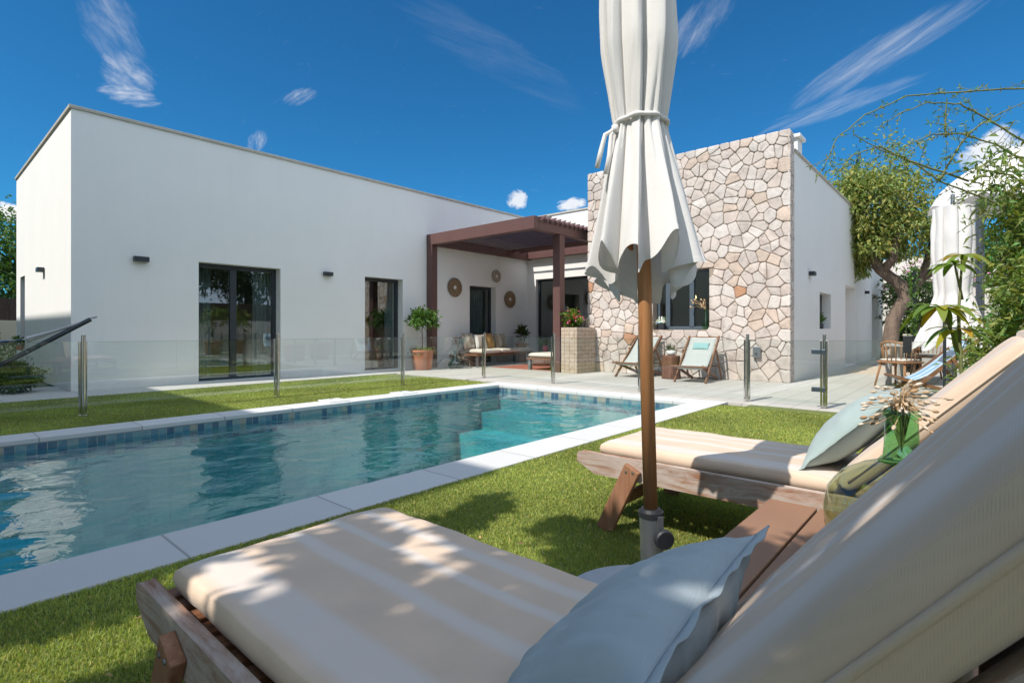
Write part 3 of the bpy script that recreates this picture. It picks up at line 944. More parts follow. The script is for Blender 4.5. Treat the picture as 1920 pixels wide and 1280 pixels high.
b.build('stone_backing', m_mortar, house, world=True)

# ================================================================== pergola
pg = thing('pergola', 'brown aluminium louvred pergola over the patio', 'pergola', (9.1, 7.2, 0))
b = MB(); b.box(9.08, 10.73, 0, 9.27, 10.94, 3.218); b.build('post', m_pergola, pg, world=True, bevel=.006)
b = MB(); b.box(10.06, 7.33, 0, 10.26, 7.53, 3.218); b.build('post', m_pergola, pg, world=True, bevel=.006)
b = MB(); b.box(9.08, 7.31, 3.22, 9.26, 10.945, 3.50); b.build('front_beam', m_pergola, pg, world=True, bevel=.005)
b = MB(); b.box(9.262, 7.31, 3.22, 13.28, 7.49, 3.498); b.box(9.262, 10.80, 3.22, 13.28, 10.945, 3.498); build_each(b, 'side_beam', m_pergola, pg, world=True, bevel=.005)
b = MB(); b.box(13.10, 7.492, 3.24, 13.279, 10.798, 3.49); b.build('rear_beam', m_pergola, pg, world=True, bevel=.005)
b = MB(); x = 9.36; k = 0
while x < 13.05:
    opened = 12.25 < x < 12.98
    if opened:
        b.bar((x, 7.30, 3.47), (x, 10.8, 3.47), .035, .15, up=(-.66, 0, .75)) if k % 2 == 0 else None
    else:
        b.bar((x, 7.25, 3.475), (x, 10.8, 3.475), .235, .022, up=(-.60, 0, .80))
    x += .19; k += 1
b.build('louver_roof', m_pergola, pg, world=True)

# ================================================================== puffy cloth shapes
def puff(lx, ly, t, p=8., e=.45, n=(36, 44), wr=.0, wscale=9., seed=0., sag=0., pinch=0., aniso=(1, 1)):
    """closed cushion centred on the origin, thickness t along z; p = squareness of the thickness profile"""
    b = MB(); nu, nv = n
    def prof(s, q): return max(0., 1 - abs(s) ** p) ** e
    idx = {}
    for side in (1, -1):
        for j in range(nv + 1):
            for i in range(nu + 1):
                border = i in (0, nu) or j in (0, nv)
                if border and side < 0: idx[(i, j, -1)] = idx[(i, j, 1)]; continue
                s, q = -1 + 2 * i / nu, -1 + 2 * j / nv
                # denser rows near the rim
                s2, q2 = math.sin(s * math.pi / 2) * .55 + s * .45, math.sin(q * math.pi / 2) * .55 + q * .45
                h = prof(s2, p) * prof(q2, p)
                x, y = s2 * lx / 2, q2 * ly / 2
                if pinch:
                    x *= 1 - pinch * (1 - q2 * q2) * abs(s2) ** 2; y *= 1 - pinch * (1 - s2 * s2) * abs(q2) ** 2
                z = side * h * t / 2
                if wr and not border:
                    z += side * wr * (mnoise.noise(Vector((x * wscale * aniso[0] + seed, y * wscale * aniso[1], side * 3.1 + seed)))
                                      + .5 * mnoise.noise(Vector((x * wscale * 2.3 * aniso[0], y * wscale * 2.3 * aniso[1] + seed, side)))) * min(1., h * 1.6)
                    if aniso[0] != 1:      # sharp creases running in from the seam
                        rg = 1 - abs(mnoise.noise(Vector((x * 17 + 3 * y + seed, y * 4.5 - x * 2, seed * 2.))))
                        z += side * wr * .9 * rg ** 5 * (.25 + .75 * abs(q2) ** 2) * min(1., h * 2.)
                z += sag * (s2 * s2 + q2 * q2)
                idx[(i, j, side)] = len(b.v); b.v.append(Vector((x, y, z)))
    for side in (1, -1):
        for j in range(nv):
            for i in range(nu):
                f = [idx[(i, j, side)], idx[(i + 1, j, side)], idx[(i + 1, j + 1, side)], idx[(i, j + 1, side)]]
                b.f.append(f if side > 0 else f[::-1]); b.c.append(None)
    return b


def flange(lx, ly, w, pinch, seed=0., amp=.006, n=70):
    """thin wavy border sewn round a cushion"""
    b = MB(); pts = []
    def P(s, q, k):
        x, y = s * lx / 2, q * ly / 2
        x *= 1 - pinch * (1 - q * q) * abs(s) ** 2; y *= 1 - pinch * (1 - s * s) * abs(q) ** 2
        return x, y
    for e in range(4):
        for i in range(n):
            t = -1 + 2 * i / n
            s, q = [(t, -1), (1, t), (-t, 1), (-1, -t)][e]
            pts.append((s, q))
    m = len(pts)
    for lev, k in ((0, -.008), (1, .35), (2, 1.)):
        for i, (s, q) in enumerate(pts):
            x, y = P(s, q, k); L = math.hypot(x, y) or 1
            ex = (1 if s > 0 else -1) if abs(s) > .985 else s * .25
            ey = (1 if q > 0 else -1) if abs(q) > .985 else q * .25
            z = amp * lev / 2 * mnoise.noise(Vector((x * 22 + seed, y * 22, 1.))) * 2
            b.v.append(Vector((x + ex * w * k, y + ey * w * k, z)))
    for lev in range(2):
        for i in range(m):
            j = (i + 1) % m; b.f.append([lev * m + i, lev * m + j, (lev + 1) * m + j, (lev + 1) * m + i]); b.c.append(None)
    return b


def frame_matrix(o, x, y):
    x, y = Vector(x).normalized(), Vector(y).normalized(); z = x.cross(y).normalized(); y = z.cross(x)
    m = Matrix((x, y, z)).transposed().to_4x4(); m.translation = Vector(o); return m


def loose_pillow(name, label, lx, ly, t, mat, o, xd, yd, group=None, wr=.008, seed=0., fl=.022, n=(54, 54), p=2.4, wscale=9., aniso=(1, 1)):
    root = thing(name, label, 'pillow', (0, 0, 0), group=group)
    root.matrix_world = frame_matrix(o, xd, yd)
    root.location = Vector(o); root.rotation_euler = frame_matrix(o, xd, yd).to_euler()
    c = puff(lx, ly, t, p, .62, n, wr, wscale, seed, pinch=.07, aniso=aniso).build('cover', mat, root, smooth=True)
    if fl: flange(lx, ly, fl, .07, seed).build('flange', mat, root, smooth=True, solid=.003)
    return root


# ================================================================== sun loungers (local: x across, y towards the foot)


def make_lounger(label, y0, z0, slope):
    """(y0, z0): where the face of the back cushion meets the seat cushion; slope of the backrest"""
    BACK_A = math.atan(slope)
    root = thing('sun_lounger', label, 'sun lounger', (0, 0, 0), group='wooden sun loungers by the pool')
    ca, sa = math.cos(BACK_A), math.sin(BACK_A)
    for s in (-1, 1):                                                  # side rails, chamfered at the foot end
        x0, x1 = s * .328, s * .362
        pr = [(-.55, .27), (-.55, .365), (1.585, .365), (1.60, .355), (1.60, .318), (1.50, .268)]
        b = MB(); n = len(pr)
        V = [(x0, y, z) for y, z in pr] + [(x1, y, z) for y, z in pr]
        F = [tuple(range(n)), tuple(range(2 * n - 1, n - 1, -1))] + [(i, (i + 1) % n, n + (i + 1) % n, n + i) for i in range(n)]
        b.add(V, F)
        b.build('side_rail', m_teak, root, bevel=.004)
        for (ya, yb) in ((1.27, 1.43), (-.30, -.42)):                     # splayed legs
            b = MB(); b.bar((s * .378, ya, .335), (s * .378, yb, .0), .032, .085, up=(0, 1, 0))
            lg = b.build('leg', m_leg, root, bevel=.005)
            b = MB()
            for dy in (-.018, .018): b.tube([(s * .392, ya + .012 + dy, .315), (s * .3975, ya + .012 + dy, .315)], .006, 8)
            build_each(b, 'bolt', m_gsteel, lg)
    b = MB(); y = 1.545
    while y > .45:
        b.box(-.327, y - .055, .322, .327, y, .343); y -= .078
    b.build('slat', m_teak_x, root, bevel=.003)
    for (y, z) in ((1.365, .15), (-.37, .13)):
        b = MB(); b.bar((-.362, y, z), (.362, y, z), .028, .055); b.build('stretcher', m_leg, root, bevel=.004)
    # backrest frame
    up = Vector((0, -ca, sa)); nr = Vector((0, sa, ca))
    F0 = Vector((0, y0, z0)); H0 = F0 - nr * .126
    b = MB()
    for s in (-1, 1): b.bar(H0 + Vector((s * .292, 0, 0)), H0 + up * .80 + Vector((s * .292, 0, 0)), .034, .072, up=nr)
    for k in range(10):
        c = H0 + up * (.06 + k * .078) + nr * .022
        b.bar(c + Vector((-.274, 0, 0)), c + Vector((.274, 0, 0)), .054, .02, up=nr)
    b.build('backrest_frame', m_teak, root, bevel=.004)
    b = MB(); e = H0 + up * .42 - nr * .03
    for s in (-1, 1): b.bar(e + Vector((s * .25, 0, 0)), Vector((s * .25, -.28, .30)), .025, .04)
    build_each(b, 'prop', m_leg, root, bevel=.004)
    # cushions
    sy0, sy1 = y0 - .01, 1.50
    b = puff(.625, sy1 - sy0, .07, 16., .22, (56, 80), .0075, 4.)
    b.xform(Matrix.Translation((0, (sy0 + sy1) / 2, .388)))
    b.build('seat_cushion', m_cushion, root, smooth=True)
    b = puff(.625, .78, .084, 16., .25, (56, 60), .006, 4., 3.)
    c = F0 + up * .375 - nr * .044
    b.xform(frame_matrix(c, (1, 0, 0), up))
    bc = b.build('back_cushion', m_cushion, root, smooth=True)
    # head flap that folds over the top of the backrest
    b = puff(.625, .17, .085, 12., .34, (40, 20), .002, 5., 6.)
    up2 = Vector((0, -math.cos(BACK_A - .75), math.sin(BACK_A - .75))); c2 = F0 + up * .775 - nr * .054 + up2 * .045
    b.xform(frame_matrix(c2, (1, 0, 0), up2))
    b.build('head_flap', m_cushion, bc, smooth=True)
    b = MB()
    for s in (-1, 1):
        pts = []
        for i in range(14):
            pts.append(F0 + Vector((s * .314, 0, 0)) + up * (.02 + i * .055) - nr * .044)
        b.tube(pts, .0045, 6)
    build_each(b, 'piping', m_cushion, bc, smooth=True)
    b = MB(); c = F0 + Vector((-.316, 0, 0)) + up * .22 - nr * .06
    b.add([c, c + up * .045, c + up * .045 - nr * .028 + Vector((-.006, 0, 0)), c - nr * .028 + Vector((-.006, 0, 0))], [(0, 1, 2, 3)])
    b.build('care_tag', m_base_white, bc, solid=.001)
    return root


lounger = make_lounger('shaded nearest sun lounger with a beige striped cushion and a large blue pillow', .388, .43, 1.25)
lounger.location = (.75, 0, 0)
lounger2 = make_lounger('sunlit sun lounger beyond the parasol pole with a sage pillow on its cushion', .44, .435, 1.05)
lounger2.location = (2.69, -.02, 0)

tl = R(40)
loose_pillow('pillow', 'large blue linen pillow propped on the nearest shaded lounger', .50, .345, .155, m_pillow,
             (.755, .415, .515), (.985, .06, .03), (-.05, -math.cos(tl), math.sin(tl)), 'linen pillows on the loungers', .012, 1.7, .020, (110, 110), wscale=7., aniso=(2.2, .7))
tl = R(45)
loose_pillow('pillow', 'sage green linen pillow on the sunlit lounger beside the green bottle', .50, .45, .16, m_pillow2,
             (2.69, .40, .585), (1, .02, 0), (0, -math.cos(tl), math.sin(tl)), 'linen pillows on the loungers', .006, 5.2, .016, (60, 60))

# ---- slatted side table between the loungers
st = thing('side_table', 'low brown slatted table between the two sun loungers', 'table', (1.74, .25, 0))
b = MB()
for k in range(4): b.box(1.17, .465 - k * .178, .29, 2.31, .465 + .17 - k * .178, .318)
b.build('table_top', m_composite, st, world=True, bevel=.004)
for x in (1.24, 2.24):
    for y in (.56, -.0):
        b = MB(); b.box(x - .025, y - .025, 0, x + .025, y + .025, .262); b.build('leg', m_composite, st, world=True, bevel=.004)
b = MB(); b.box(1.215, -.06, .262, 2.265, .0, .289); b.box(1.215, .53, .262, 2.265, .6, .289); build_each(b, 'apron', m_composite, st, world=True)

# ---- demijohn with dried flowers
m_green_glass = glass_mat('green_bottle_glass', (.42, .72, .45), .09, .9)
m_olive_glass = glass_mat('pale_olive_glass', (.66, .74, .56), .10, .9)
dj = thing('demijohn', 'big green glass demijohn on the low brown table', 'bottle', (1.93, .17, .318))
b = MB(); b.lathe([(.10, .004), (.165, .02), (.196, .08), (.20, .14), (.188, .20), (.15, .25), (.10, .278), (.06, .293)], seg=40)
b.build('body', m_olive_glass, dj, smooth=True)
b = MB(); b.lathe([(.06, .2935), (.046, .31), (.043, .35), (.041, .425), (.047, .428), (.048, .446), (.042, .449), (.036, .446)], seg=24)
b.build('neck', m_green_glass, dj, smooth=True)
N = 16
df = thing('dried_flowers', 'dried straw coloured seed heads standing in the demijohn', 'dried flowers', (1.93, .17, .74))
rr = random.Random(5); b = MB(); hd = MB()
for k in range(95):
    a = rr.uniform(0, 6.28); r = rr.uniform(.015, .105); z = rr.uniform(.02, .12) - r * .5
    tip = Vector((math.cos(a) * r, math.sin(a) * r, z)); mid = Vector((math.cos(a) * r * .3, math.sin(a) * r * .3, z * .7 + .02))
    b.tube([(0, 0, -.10), mid, tip], [.0012, .0012, .001], 4, False)
    dr = (tip - mid).normalized();     L = rr.uniform(.011, .021); w = L * .30
    c = rr.choice([(.62, .48, .34), (.55, .38, .22), (.70, .60, .48), (.48, .30, .16)])
    hd.tube([tip - dr * L * .2, tip + dr * L * .2, tip + dr * L * .7, tip + dr * L], [w * .3, w, w * .8, w * .15], 7, True, c)
b.build('stalk', m_straw, df)
build_each(hd, 'seed_head', M('seed_heads', (1, 1, 1), .9, var=(60, .3), bump=(120, .8, .004), tint=True), df, smooth=True)

# ================================================================== parasol in front
UB = Vector((1.70, .84, 0)); LEAN = Vector((-.6587, .7524, 0)) * .028 + Vector((0, 0, 1))
pb = thing('parasol_stand', 'round pale concrete parasol base with a grey steel tube and black knob', 'parasol base', UB)
b = MB(); b.lathe([(.30, 0.0), (.335, .012), (.34, .035), (.325, .05), (.10, .064), (.0, .064)], seg=64)
b.build('plate', m_base_white, pb, smooth=True, bevel=0)
ha = Vector((-.6587, .7524, 0)) * .215 + Vector((.7524, .6587, 0)) * .10
b = MB(); hx = Vector((-.6587, .7524, 0)); hy = Vector((.7524, .6587, 0))
ring = []
for i in range(28):
    t = 2 * math.pi * i / 28; c, s = math.cos(t), math.sin(t)
    ring.append((math.copysign(abs(c) ** .45, c), math.copysign(abs(s) ** .45, s)))
V = []
for (a, w, z) in ((.075, .036, .052), (.075, .036, .0635), (.062, .024, .0635), (.060, .022, .058)):
    for c, s in ring: V.append(ha + hx * c * a + hy * s * w + Vector((0, 0, z)))
F = []
for lev in range(3):
    for i in range(28): F.append((lev * 28 + i, lev * 28 + (i + 1) % 28, (lev + 1) * 28 + (i + 1) % 28, (lev + 1) * 28 + i))
b.add(V, F); hg = b.build('handle_rim', m_base_white, pb, smooth=False)
b = MB(); b.add([ha + hx * c * .060 + hy * s * .022 + Vector((0, 0, .0595)) for c, s in ring], [tuple(range(28))]); b.build('handle_slot', m_concrete, hg)
b = MB(); T = lambda z: LEAN * z
b.tube([T(.064), T(.372)], [.039, .039], 32); b.build('tube', m_gsteel, pb, smooth=False, bevel=.002)
b = MB(); b.tube([T(.362), T(.378)], .0425, 28); b.tube([T(.378), T(.388)], [.037, .032], 28); cl_ = b.build('collar', m_black, pb)
kd = Vector((-.62, -.78, 0)).normalized(); kb = T(.305) + Vector((.6587, -.7524, 0)) * .013
b = MB(); b.tube([kb + kd * .036, kb + kd * .058], .011, 12)
b.tube([kb + kd * .056, kb + kd * .06, kb + kd * .074, kb + kd * .079], [.029, .033, .033, .028], 24)
b.build('knob', m_black, pb, smooth=False)
b = MB(); b.bar(kb + kd * .040 + Vector((0, 0, .012)), kb + kd * .040 + Vector((0, 0, .066)), .02, .006, up=kd); b.build('bracket', m_gsteel, pb)

pa = thing('parasol', 'closed white canvas parasol on a wooden pole, tied with a white cord', 'parasol', UB)
b = MB(); b.tube([T(.372), T(1.2), T(2.9)], .0235, 28); b.build('pole', m_pole, pa, smooth=True)
rp = random.Random(21)
LOB = [(rp.uniform(.8, 1.2), rp.uniform(-.22, .22), rp.uniform(-1, 1)) for _ in range(9)]
NL = 9


def canopy(t, v):
    """t round the pole, v from the hem (0) to the top (1)"""
    t = t + .018 * math.sin(2 * math.pi * t * 2 + 1.1) + .012 * math.sin(2 * math.pi * t * 5 + .4)
    ang = t * 2 * math.pi
    k = t * NL; i = int(math.floor(k)) % NL; fr = k - math.floor(k)
    w0, w1 = LOB[i], LOB[(i + 1) % NL]
    lob = math.cos(2 * math.pi * k)
    mixl = w0[0] * (1 - fr) + w1[0] * fr; jit = w0[2] * (1 - fr) + w1[2] * fr
    zt = 1.69; z0 = 1.178 + .042 * lob * mixl + .068 * math.cos(ang - R(206)) + .026 * jit + .014 * math.sin(2 * math.pi * k * 2 + 4 * jit)
    z = z0 + (2.75 - z0) * v
    if z < zt:
        q = max(0, (zt - z) / (zt - 1.17))
        R0 = .078 + .072 * q ** .9; amp = .007 + .050 * q
    else:
        q = (z - zt) / 1.15
        R0 = .078 + .030 * min(1, q * 4.2) ** .8 - .045 * max(0, q - .35); amp = .007 + .012 * min(1, q * 5)
    ruf = max(0, (1.42 - z) / .3)
    r = R0 + amp * lob * mixl + .012 * ruf * math.sin(2 * math.pi * k * 2 + 2 + 3 * jit) + .007 * math.sin(2 * math.pi * k * 2 + i * 1.7) * min(1, abs(z - zt) * 4)
    r += .006 * mnoise.noise(Vector((math.cos(ang) * 4, math.sin(ang) * 4, z * 2.2)))
    r += .0045 * mnoise.noise(Vector((math.cos(ang) * 13, math.sin(ang) * 13, z * 3.5 + ang))) + .0035 * math.sin(2 * math.pi * t * 31 + 3 * math.sin(z * 4)) * (.4 + .6 * mnoise.noise(Vector((ang * 2, z * 2, 4.))))
    r += (.0085 * math.exp(-((z - zt) / .16) ** 2) + .0035) * (abs(math.sin(math.pi * t * 26 + 2.2 * mnoise.noise(Vector((ang, z * 2.5, 8.))))) ** .6 - .6)
    tw = .10 * math.sin(2 * math.pi * k + .6) + .5 * w0[1] * math.sin(math.pi * fr) + .25 * (z - zt)
    if z < zt: tw += .16 * jit * q * math.sin(math.pi * fr) + .12 * q * math.sin(2 * math.pi * k + 2.2)
    a = ang + tw
    return T(z) + Vector((math.cos(a) * r, math.sin(a) * r, 0))


b = MB(); b.grid(canopy, NL * 40, 110, closed_u=True)
cn = b.build('canopy', m_canvas, pa, smooth=True)
b = MB()      # hem folded double along the lower edge
b.grid(lambda t, v: canopy(t, v * .012) * 1 + (canopy(t, v * .012) - T(canopy(t, 0).z)).normalized() *   .0018, NL * 40, 3, closed_u=True)
b.build('hem', m_canvas, cn, smooth=True)
b = MB()
pts = []
for i in range(41):
    a = 2 * math.pi * i / 40; zz = 1.69 + .018 * math.sin(a - 2.2)
    pts.append(T(zz) + Vector((math.cos(a), math.sin(a), 0)) * (.091 + .004 * math.cos(9 * a)))
b.tube(pts, .0075, 8, False)
kx = T(1.678) + Vector((-.6587, .7524, 0)) * .091 + Vector((-.7524, -.6587, 0)) * .03
for (dx, dz) in ((.05, -.13), (.02, -.15)):
    b.tube([kx, kx + Vector((-.6587, .7524, 0)) * dx * .7 + Vector((0, 0, -.02)), kx + Vector((-.6587, .7524, 0)) * dx + Vector((0, 0, dz * .6)), kx + Vector((-.6587, .7524, 0)) * (dx + .012) + Vector((0, 0, dz))], [.007, .008, .009, .009], 6)
b.tube([kx + Vector((0, 0, .012)), kx - Vector((0, 0, .012))], .013, 8)
b.build('tie', m_canvas, pa, smooth=True)
b = MB()      # folded ribs inside
for i in range(6):
    a = i * math.pi / 3 + .3
    b.tube([T(2.7) + Vector((math.cos(a), math.sin(a), 0)) * .04, T(1.28) + Vector((math.cos(a), math.sin(a), 0)) * .055], .008, 6)
b.build('rib', m_pole, pa)

# ================================================================== glass pool fence
gf = thing('glass_fence', 'frameless glass pool fence with steel posts along the pool', 'fence', (8.0, 7.7, 0))
POSTS = [(-.9, 7.8), (1.37, 7.8), (3.64, 7.8), (5.93, 7.8), (7.96, 7.74), (7.90, 5.90), (7.80, 4.08), (7.74, 2.42)]


def fence_post(x, y, ax, root, hgt=.94):
    d = Vector((1, 0, 0)) if ax == 'u' else Vector((0, 1, 0)); n = Vector((0, 0, 1)).cross(d)
    b = MB(); c = Vector((x, y, 0))
    b.tube([c - n * .016 + Vector((0, 0, .012)), c - n * .016 + Vector((0, 0, hgt))], .021, 20)
    p = b.build('post', m_steel, root, world=True, bevel=.002)
    b = MB()
    for s in (-1, 1):
        b.bar(c + d * s * .030 + n * .014 + Vector((0, 0, .03)), c + d * s * .030 + n * .014 + Vector((0, 0, .865)), .022, .022, up=n)
    build_each(b, 'clamp_bar', m_steel, p, world=True, bevel=.003)
    b = MB(); b.lathe([(.045, .0), (.045, .012), (.03, .016)], c, 20); b.build('foot', m_steel, p, world=True)
    return p


def panel(a, c, root, z0=.05, z1=.855, name='glass_panel'):
    a, c = Vector((*a, 0)), Vector((*c, 0)); d = (c - a).normalized(); a = a + d * .02; c = c - d * .02
    b = MB(); m0 = Vector((0, 0, (z0 + z1) / 2)); b.bar(a + m0, c + m0, .010, z1 - z0)
    p = b.build(name, m_fence_glass, root, world=True)
    b = MB(); b.bar(a + Vector((0, 0, z1 + .002)), c + Vector((0, 0, z1 + .002)), .009, .0035); b.build('edge', m_edge, p, world=True)
    return p


m_edge = glass_mat('glass_edge', (.55, .68, .64), .25, .8)
for i, (x, y) in enumerate(POSTS): fence_post(x, y, 'u' if i < 4 else 'v', gf)
for i in range(len(POSTS) - 1): panel(POSTS[i], POSTS[i + 1], gf)
gg = thing('glass_gate', 'glass pool gate with steel hinges beside the stone wall corner', 'gate', (7.7, 1.46, 0))
fence_post(7.68, 1.47, 'v', gg)
panel((7.74, 2.42), (7.69, 1.50), gg)
panel((7.68, 1.44), (7.68, .31), gg, .06, .86)
m_hinge = M('hinge_steel', (.10, .13, .17), .35, .7, var=(10, .2))
for z in (.72, .24):
    b = MB(); b.box(7.655, 1.455, z - .03, 7.705, 1.61, z + .03)
    build_each(b, 'hinge', m_hinge, gg, world=True, bevel=.004)
b = MB(); b.box(7.64, .58, .73, 7.70, .66, .93); b.build('latch', m_black, gg, world=True, bevel=.006)
b = MB(); b.box(7.66, .27, 0, 7.70, .30, 1.10); b.build('latch_post', m_frame, gg, world=True, bevel=.003)

# skimmer lids on the coping
for i, (x, lab) in enumerate(((3.95, 'white skimmer lid on the far coping, nearer the lawn shade'), (5.15, 'white skimmer lid on the far coping, nearer the patio'))):
    o = thing('skimmer_lid', lab, 'lid', (x, PV1 + .27, .012), group='skimmer lids on the pool coping')
    b = MB(); b.box(-.16, -.16, 0, .16, .16, .014); b.build('lid_plate', m_white_pot, o, bevel=.012)
    b = MB(); b.tube([(-.02, .08, .0145), (.02, .08, .0145)], .008, 8); b.build('finger_grip', m_concrete, o)

# ================================================================== wall lamps, disks
def wall_lamp(label, p, n, w=.22, short=False):
    o = thing('wall_lamp', label, 'lamp', p, group='dark box lamps on the house walls')
    n = Vector(n); a = Vector((0, 0, 1)).cross(n)
    b = MB(); c = n * .058; b.bar(c - a * w / 2, c + a * w / 2, .10, .085); b.build('housing', m_frame, o, bevel=.004)
    b = MB(); b.bar(n * .004 - a * w * .35, n * .004 + a * w * .35, .008, .07); b.build('wall_plate', m_gsteel, o)
    return o


wall_lamp('dark box wall lamp beside the wide sliding door, nearest the house corner', (2.71, HV, 2.22), (0, -1, 0))
wall_lamp('small dark wall lamp between the wide sliding door and the narrow glass door', (6.23, HV, 2.24), (0, -1, 0), .2)
wall_lamp('grey wall lamp on the sunlit end wall of the house', (1.77, 13.45, 2.14), (-1, 0, 0))
wall_lamp('small wall lamp beside the stone wall corner above the little window', (12.5, WV, 2.17), (0, -1, 0), .2)
wall_lamp('farthest wall lamp between the two doorway recesses', (19.75, WV, 2.16), (0, -1, 0), .2)

m_cane = M('cane', (.42, .27, .13), .7, var=(40, .2))
for (u, z, r, label, sun_) in ((10.07, 2.17, .265, 'larger round wicker wall disk beside the brown pergola post', True), (11.77, 2.61, .185, 'smallest plain round wicker disk, above the patio door', False), (12.38, 1.94, .26, 'round petal patterned wicker disk in the patio corner', True)):
    o = thing('wall_disk', label, 'wall decoration', (u, HV - .02, z), group='woven disks on the patio wall')
    b = MB()
    prof = [(.0, .012), (r * .22, .012), (r * .26, .018), (r * .9, .03), (r, .02), (r * .98, .0), (0, 0)]
    b.lathe(prof, (0, 0, 0), 40); b.xform(Matrix.Rotation(R(90), 4, 'X')); b.build('woven_disk', m_wicker if sun_ else m_rattan, o, smooth=True)
    if sun_:
        b = MB()
        for k in range(12):
            a = k * math.pi / 6
            for s in (-1, 1):
                P0 = Vector((math.cos(a), 0, math.sin(a)))
                Q = Vector((math.cos(a + s * .2), 0, math.sin(a + s * .2)))
                b.tube([P0 * r * .24 + Vector((0, -.026, 0)), Q * r * .55 + Vector((0, -.034, 0)), P0 * r * .88 + Vector((0, -.034, 0))], .007, 5)
        build_each(b, 'petal', m_cane, o, smooth=True)
    b = MB(); b.lathe([(0, .004), (r * .2, .004), (r * .2, .022), (r * .16, .026), (0, .026)], (0, 0, 0), 24); b.xform(Matrix.Rotation(R(90), 4, 'X'))
    b.build('hub', m_render, o, smooth=True)

o = thing('outlet_box', 'grey outdoor socket box low on the stone wall', 'socket box', (10.86, 3.22, .57))
b = MB(); b.box(-.03, -.07, -.105, .012, .07, .105); b.build('cover', m_gsteel, o, bevel=.006)
b = MB(); b.tube([(-.03, 0, -.03), (-.05, 0, -.03)], .022, 14); b.build('knob', m_steel, o)

# ================================================================== curtains
def curtain(label, x0, x1, y, z1, waves, gr='curtains in the house windows', axis='x', z0=.04):
    o = None; b = MB()
    b.grid(lambda s, t: ((x0 + (x1 - x0) * s + .012 * math.sin(s * 23), y + .045 * math.sin(s * waves * 6.28) * (1 - .2 * t), z0 + (z1 - z0) * t) if axis == 'x'
                         else (y + .045 * math.sin(s * waves * 6.28), x0 + (x1 - x0) * s, z0 + (z1 - z0) * t)), max(24, waves * 12), 10)
    o = b.build('curtain', m_curtain, smooth=True); return tag(o, label, 'curtain', gr)


curtain('pale curtain at the house corner side of the wide sliding door', 3.72, 3.98, 11.36, 2.5, 4)
curtain('pale curtain at the patio side of the wide sliding door', 4.78, 5.25, 11.36, 2.5, 5)
curtain('narrow pale curtain in the single glass door beside the potted tree', 8.05, 8.36, 11.36, 2.5, 3)
curtain('full grey curtain behind the patio door beside the wicker disks', 10.74, 11.62, 11.34, 2.5, 9)

# ================================================================== plants in pots
def pot_plant(name, label, cat, loc, pot_prof, pot_mat, stems, leaf, N, c, r, L, Wd, clumps=18, droop=.2, group=None, cs=.35, shell=.35, up=.2, stem_r=.008, soil=None, stem_mat=None, extra=None):
    o = thing(name, label, cat, loc, group=group)
    b = MB(); b.lathe(pot_prof, seg=28); b.build('pot', pot_mat, o, smooth=True, bevel=0)
    if soil:
        b = MB(); b.lathe([(soil[0], soil[1]), (0, soil[1] + .01)], seg=20); b.build('soil', m_soil, o)
    if stems:
        b = MB()
        for s in stems: b.tube(s, [stem_r * (1 - .5 * i / (len(s) - 1)) for i in range(len(s))], 7)
        b.build('stem', stem_mat or m_bark, o, smooth=True)
    p, out = blob_points(N, c, r, clumps, cs, shell)
    leaf_cloud('foliage', leaf, p, rand_dirs(N, out, .7, up), L, Wd, o, droop=droop)
    if extra:
        N2, c2, r2, L2, W2 = extra
        p, out = blob_points(N2, c2, r2, 12, .5, .5)
        leaf_cloud('underplanting', L_bush, p, rand_dirs(N2, out, .8, .3), L2, W2, o, droop=.5)
    return o


POT = [(.0, .0), (.21, .0), (.235, .03), (.262, .34), (.272, .42), (.29, .425), (.292, .49), (.262, .495), (.255, .44), (.0, .43)]
pot_plant('potted_tree', 'small round-crowned citrus tree in a big terracotta pot at the house wall', 'potted tree', (8.53, 10.44, .004), POT, m_terracotta,
          [[(0, 0, .42), (.01, .01, .7), (-.01, 0, 1.0), (.0, .0, 1.15)], [(0, 0, 1.08), (.15, -.1, 1.3), (.3, -.2, 1.4)], [(0, 0, 1.08), (-.15, .12, 1.3), (-.2, .3, 1.36)], [(0, 0, 1.1), (.05, .05, 1.4), (.02, .02, 1.6)]],
          L_green, 950, (.03, -.02, 1.30), (.40, .40, .26), .11, .055, 22, .25, extra=(420, (0, 0, .47), (.27, .27, .10), .09, .022), stem_r=.016)
PK = [(0, 0), (.055, 0), (.075, .13), (.085, .135), (.085, .15), (.07, .15), (.068, .13), (0, .125)]
pot_plant('potted_plant', 'leafy plant in a tan basket pot on the orange stool beside the sofa', 'potted plant', (12.38, 10.45, .584), [(0, 0), (.10, 0), (.115, .19), (.105, .195), (0, .17)], m_rattan,
          [[(0, 0, .15), (.03, 0, .35)], [(0, 0, .15), (-.05, .03, .4)]], L_dark, 120, (0, 0, .36), (.16, .16, .18), .2, .06, 14, .1, up=.8)
pot_plant('potted_plant', 'little plant in a bright pink pot on the wicker pouf', 'potted plant', (11.75, 9.05, .382), [(0, 0), (.06, 0), (.08, .17), (.07, .175), (0, .16)], m_pink,
          [[(0, 0, .15), (.02, 0, .26)]], L_green, 110, (0, 0, .25), (.14, .14, .08), .10, .03, 10, .2, up=.4)
pot_plant('potted_plant', 'tiny succulent in a white pot on the tree stump table', 'potted plant', (10.32, 4.72, .474), [(0, 0), (.06, .0), (.085, .05), (.08, .10), (.065, .10), (0, .085)], m_white_pot,
          None, L_dark, 40, (0, 0, .12), (.06, .06, .05), .12, .022, 8, .0, up=.9)
pot_plant('potted_plant', 'dark trough of small plants on the sill of the little side window', 'potted plant', (13.95, WV + .10, 1.021), [(0, 0), (.07, 0), (.08, .12), (.07, .125), (0, .11)], m_dark_pot,
          None, L_green, 150, (.0, 0, .2), (.30, .07, .13), .09, .035, 12, .1, up=.6)
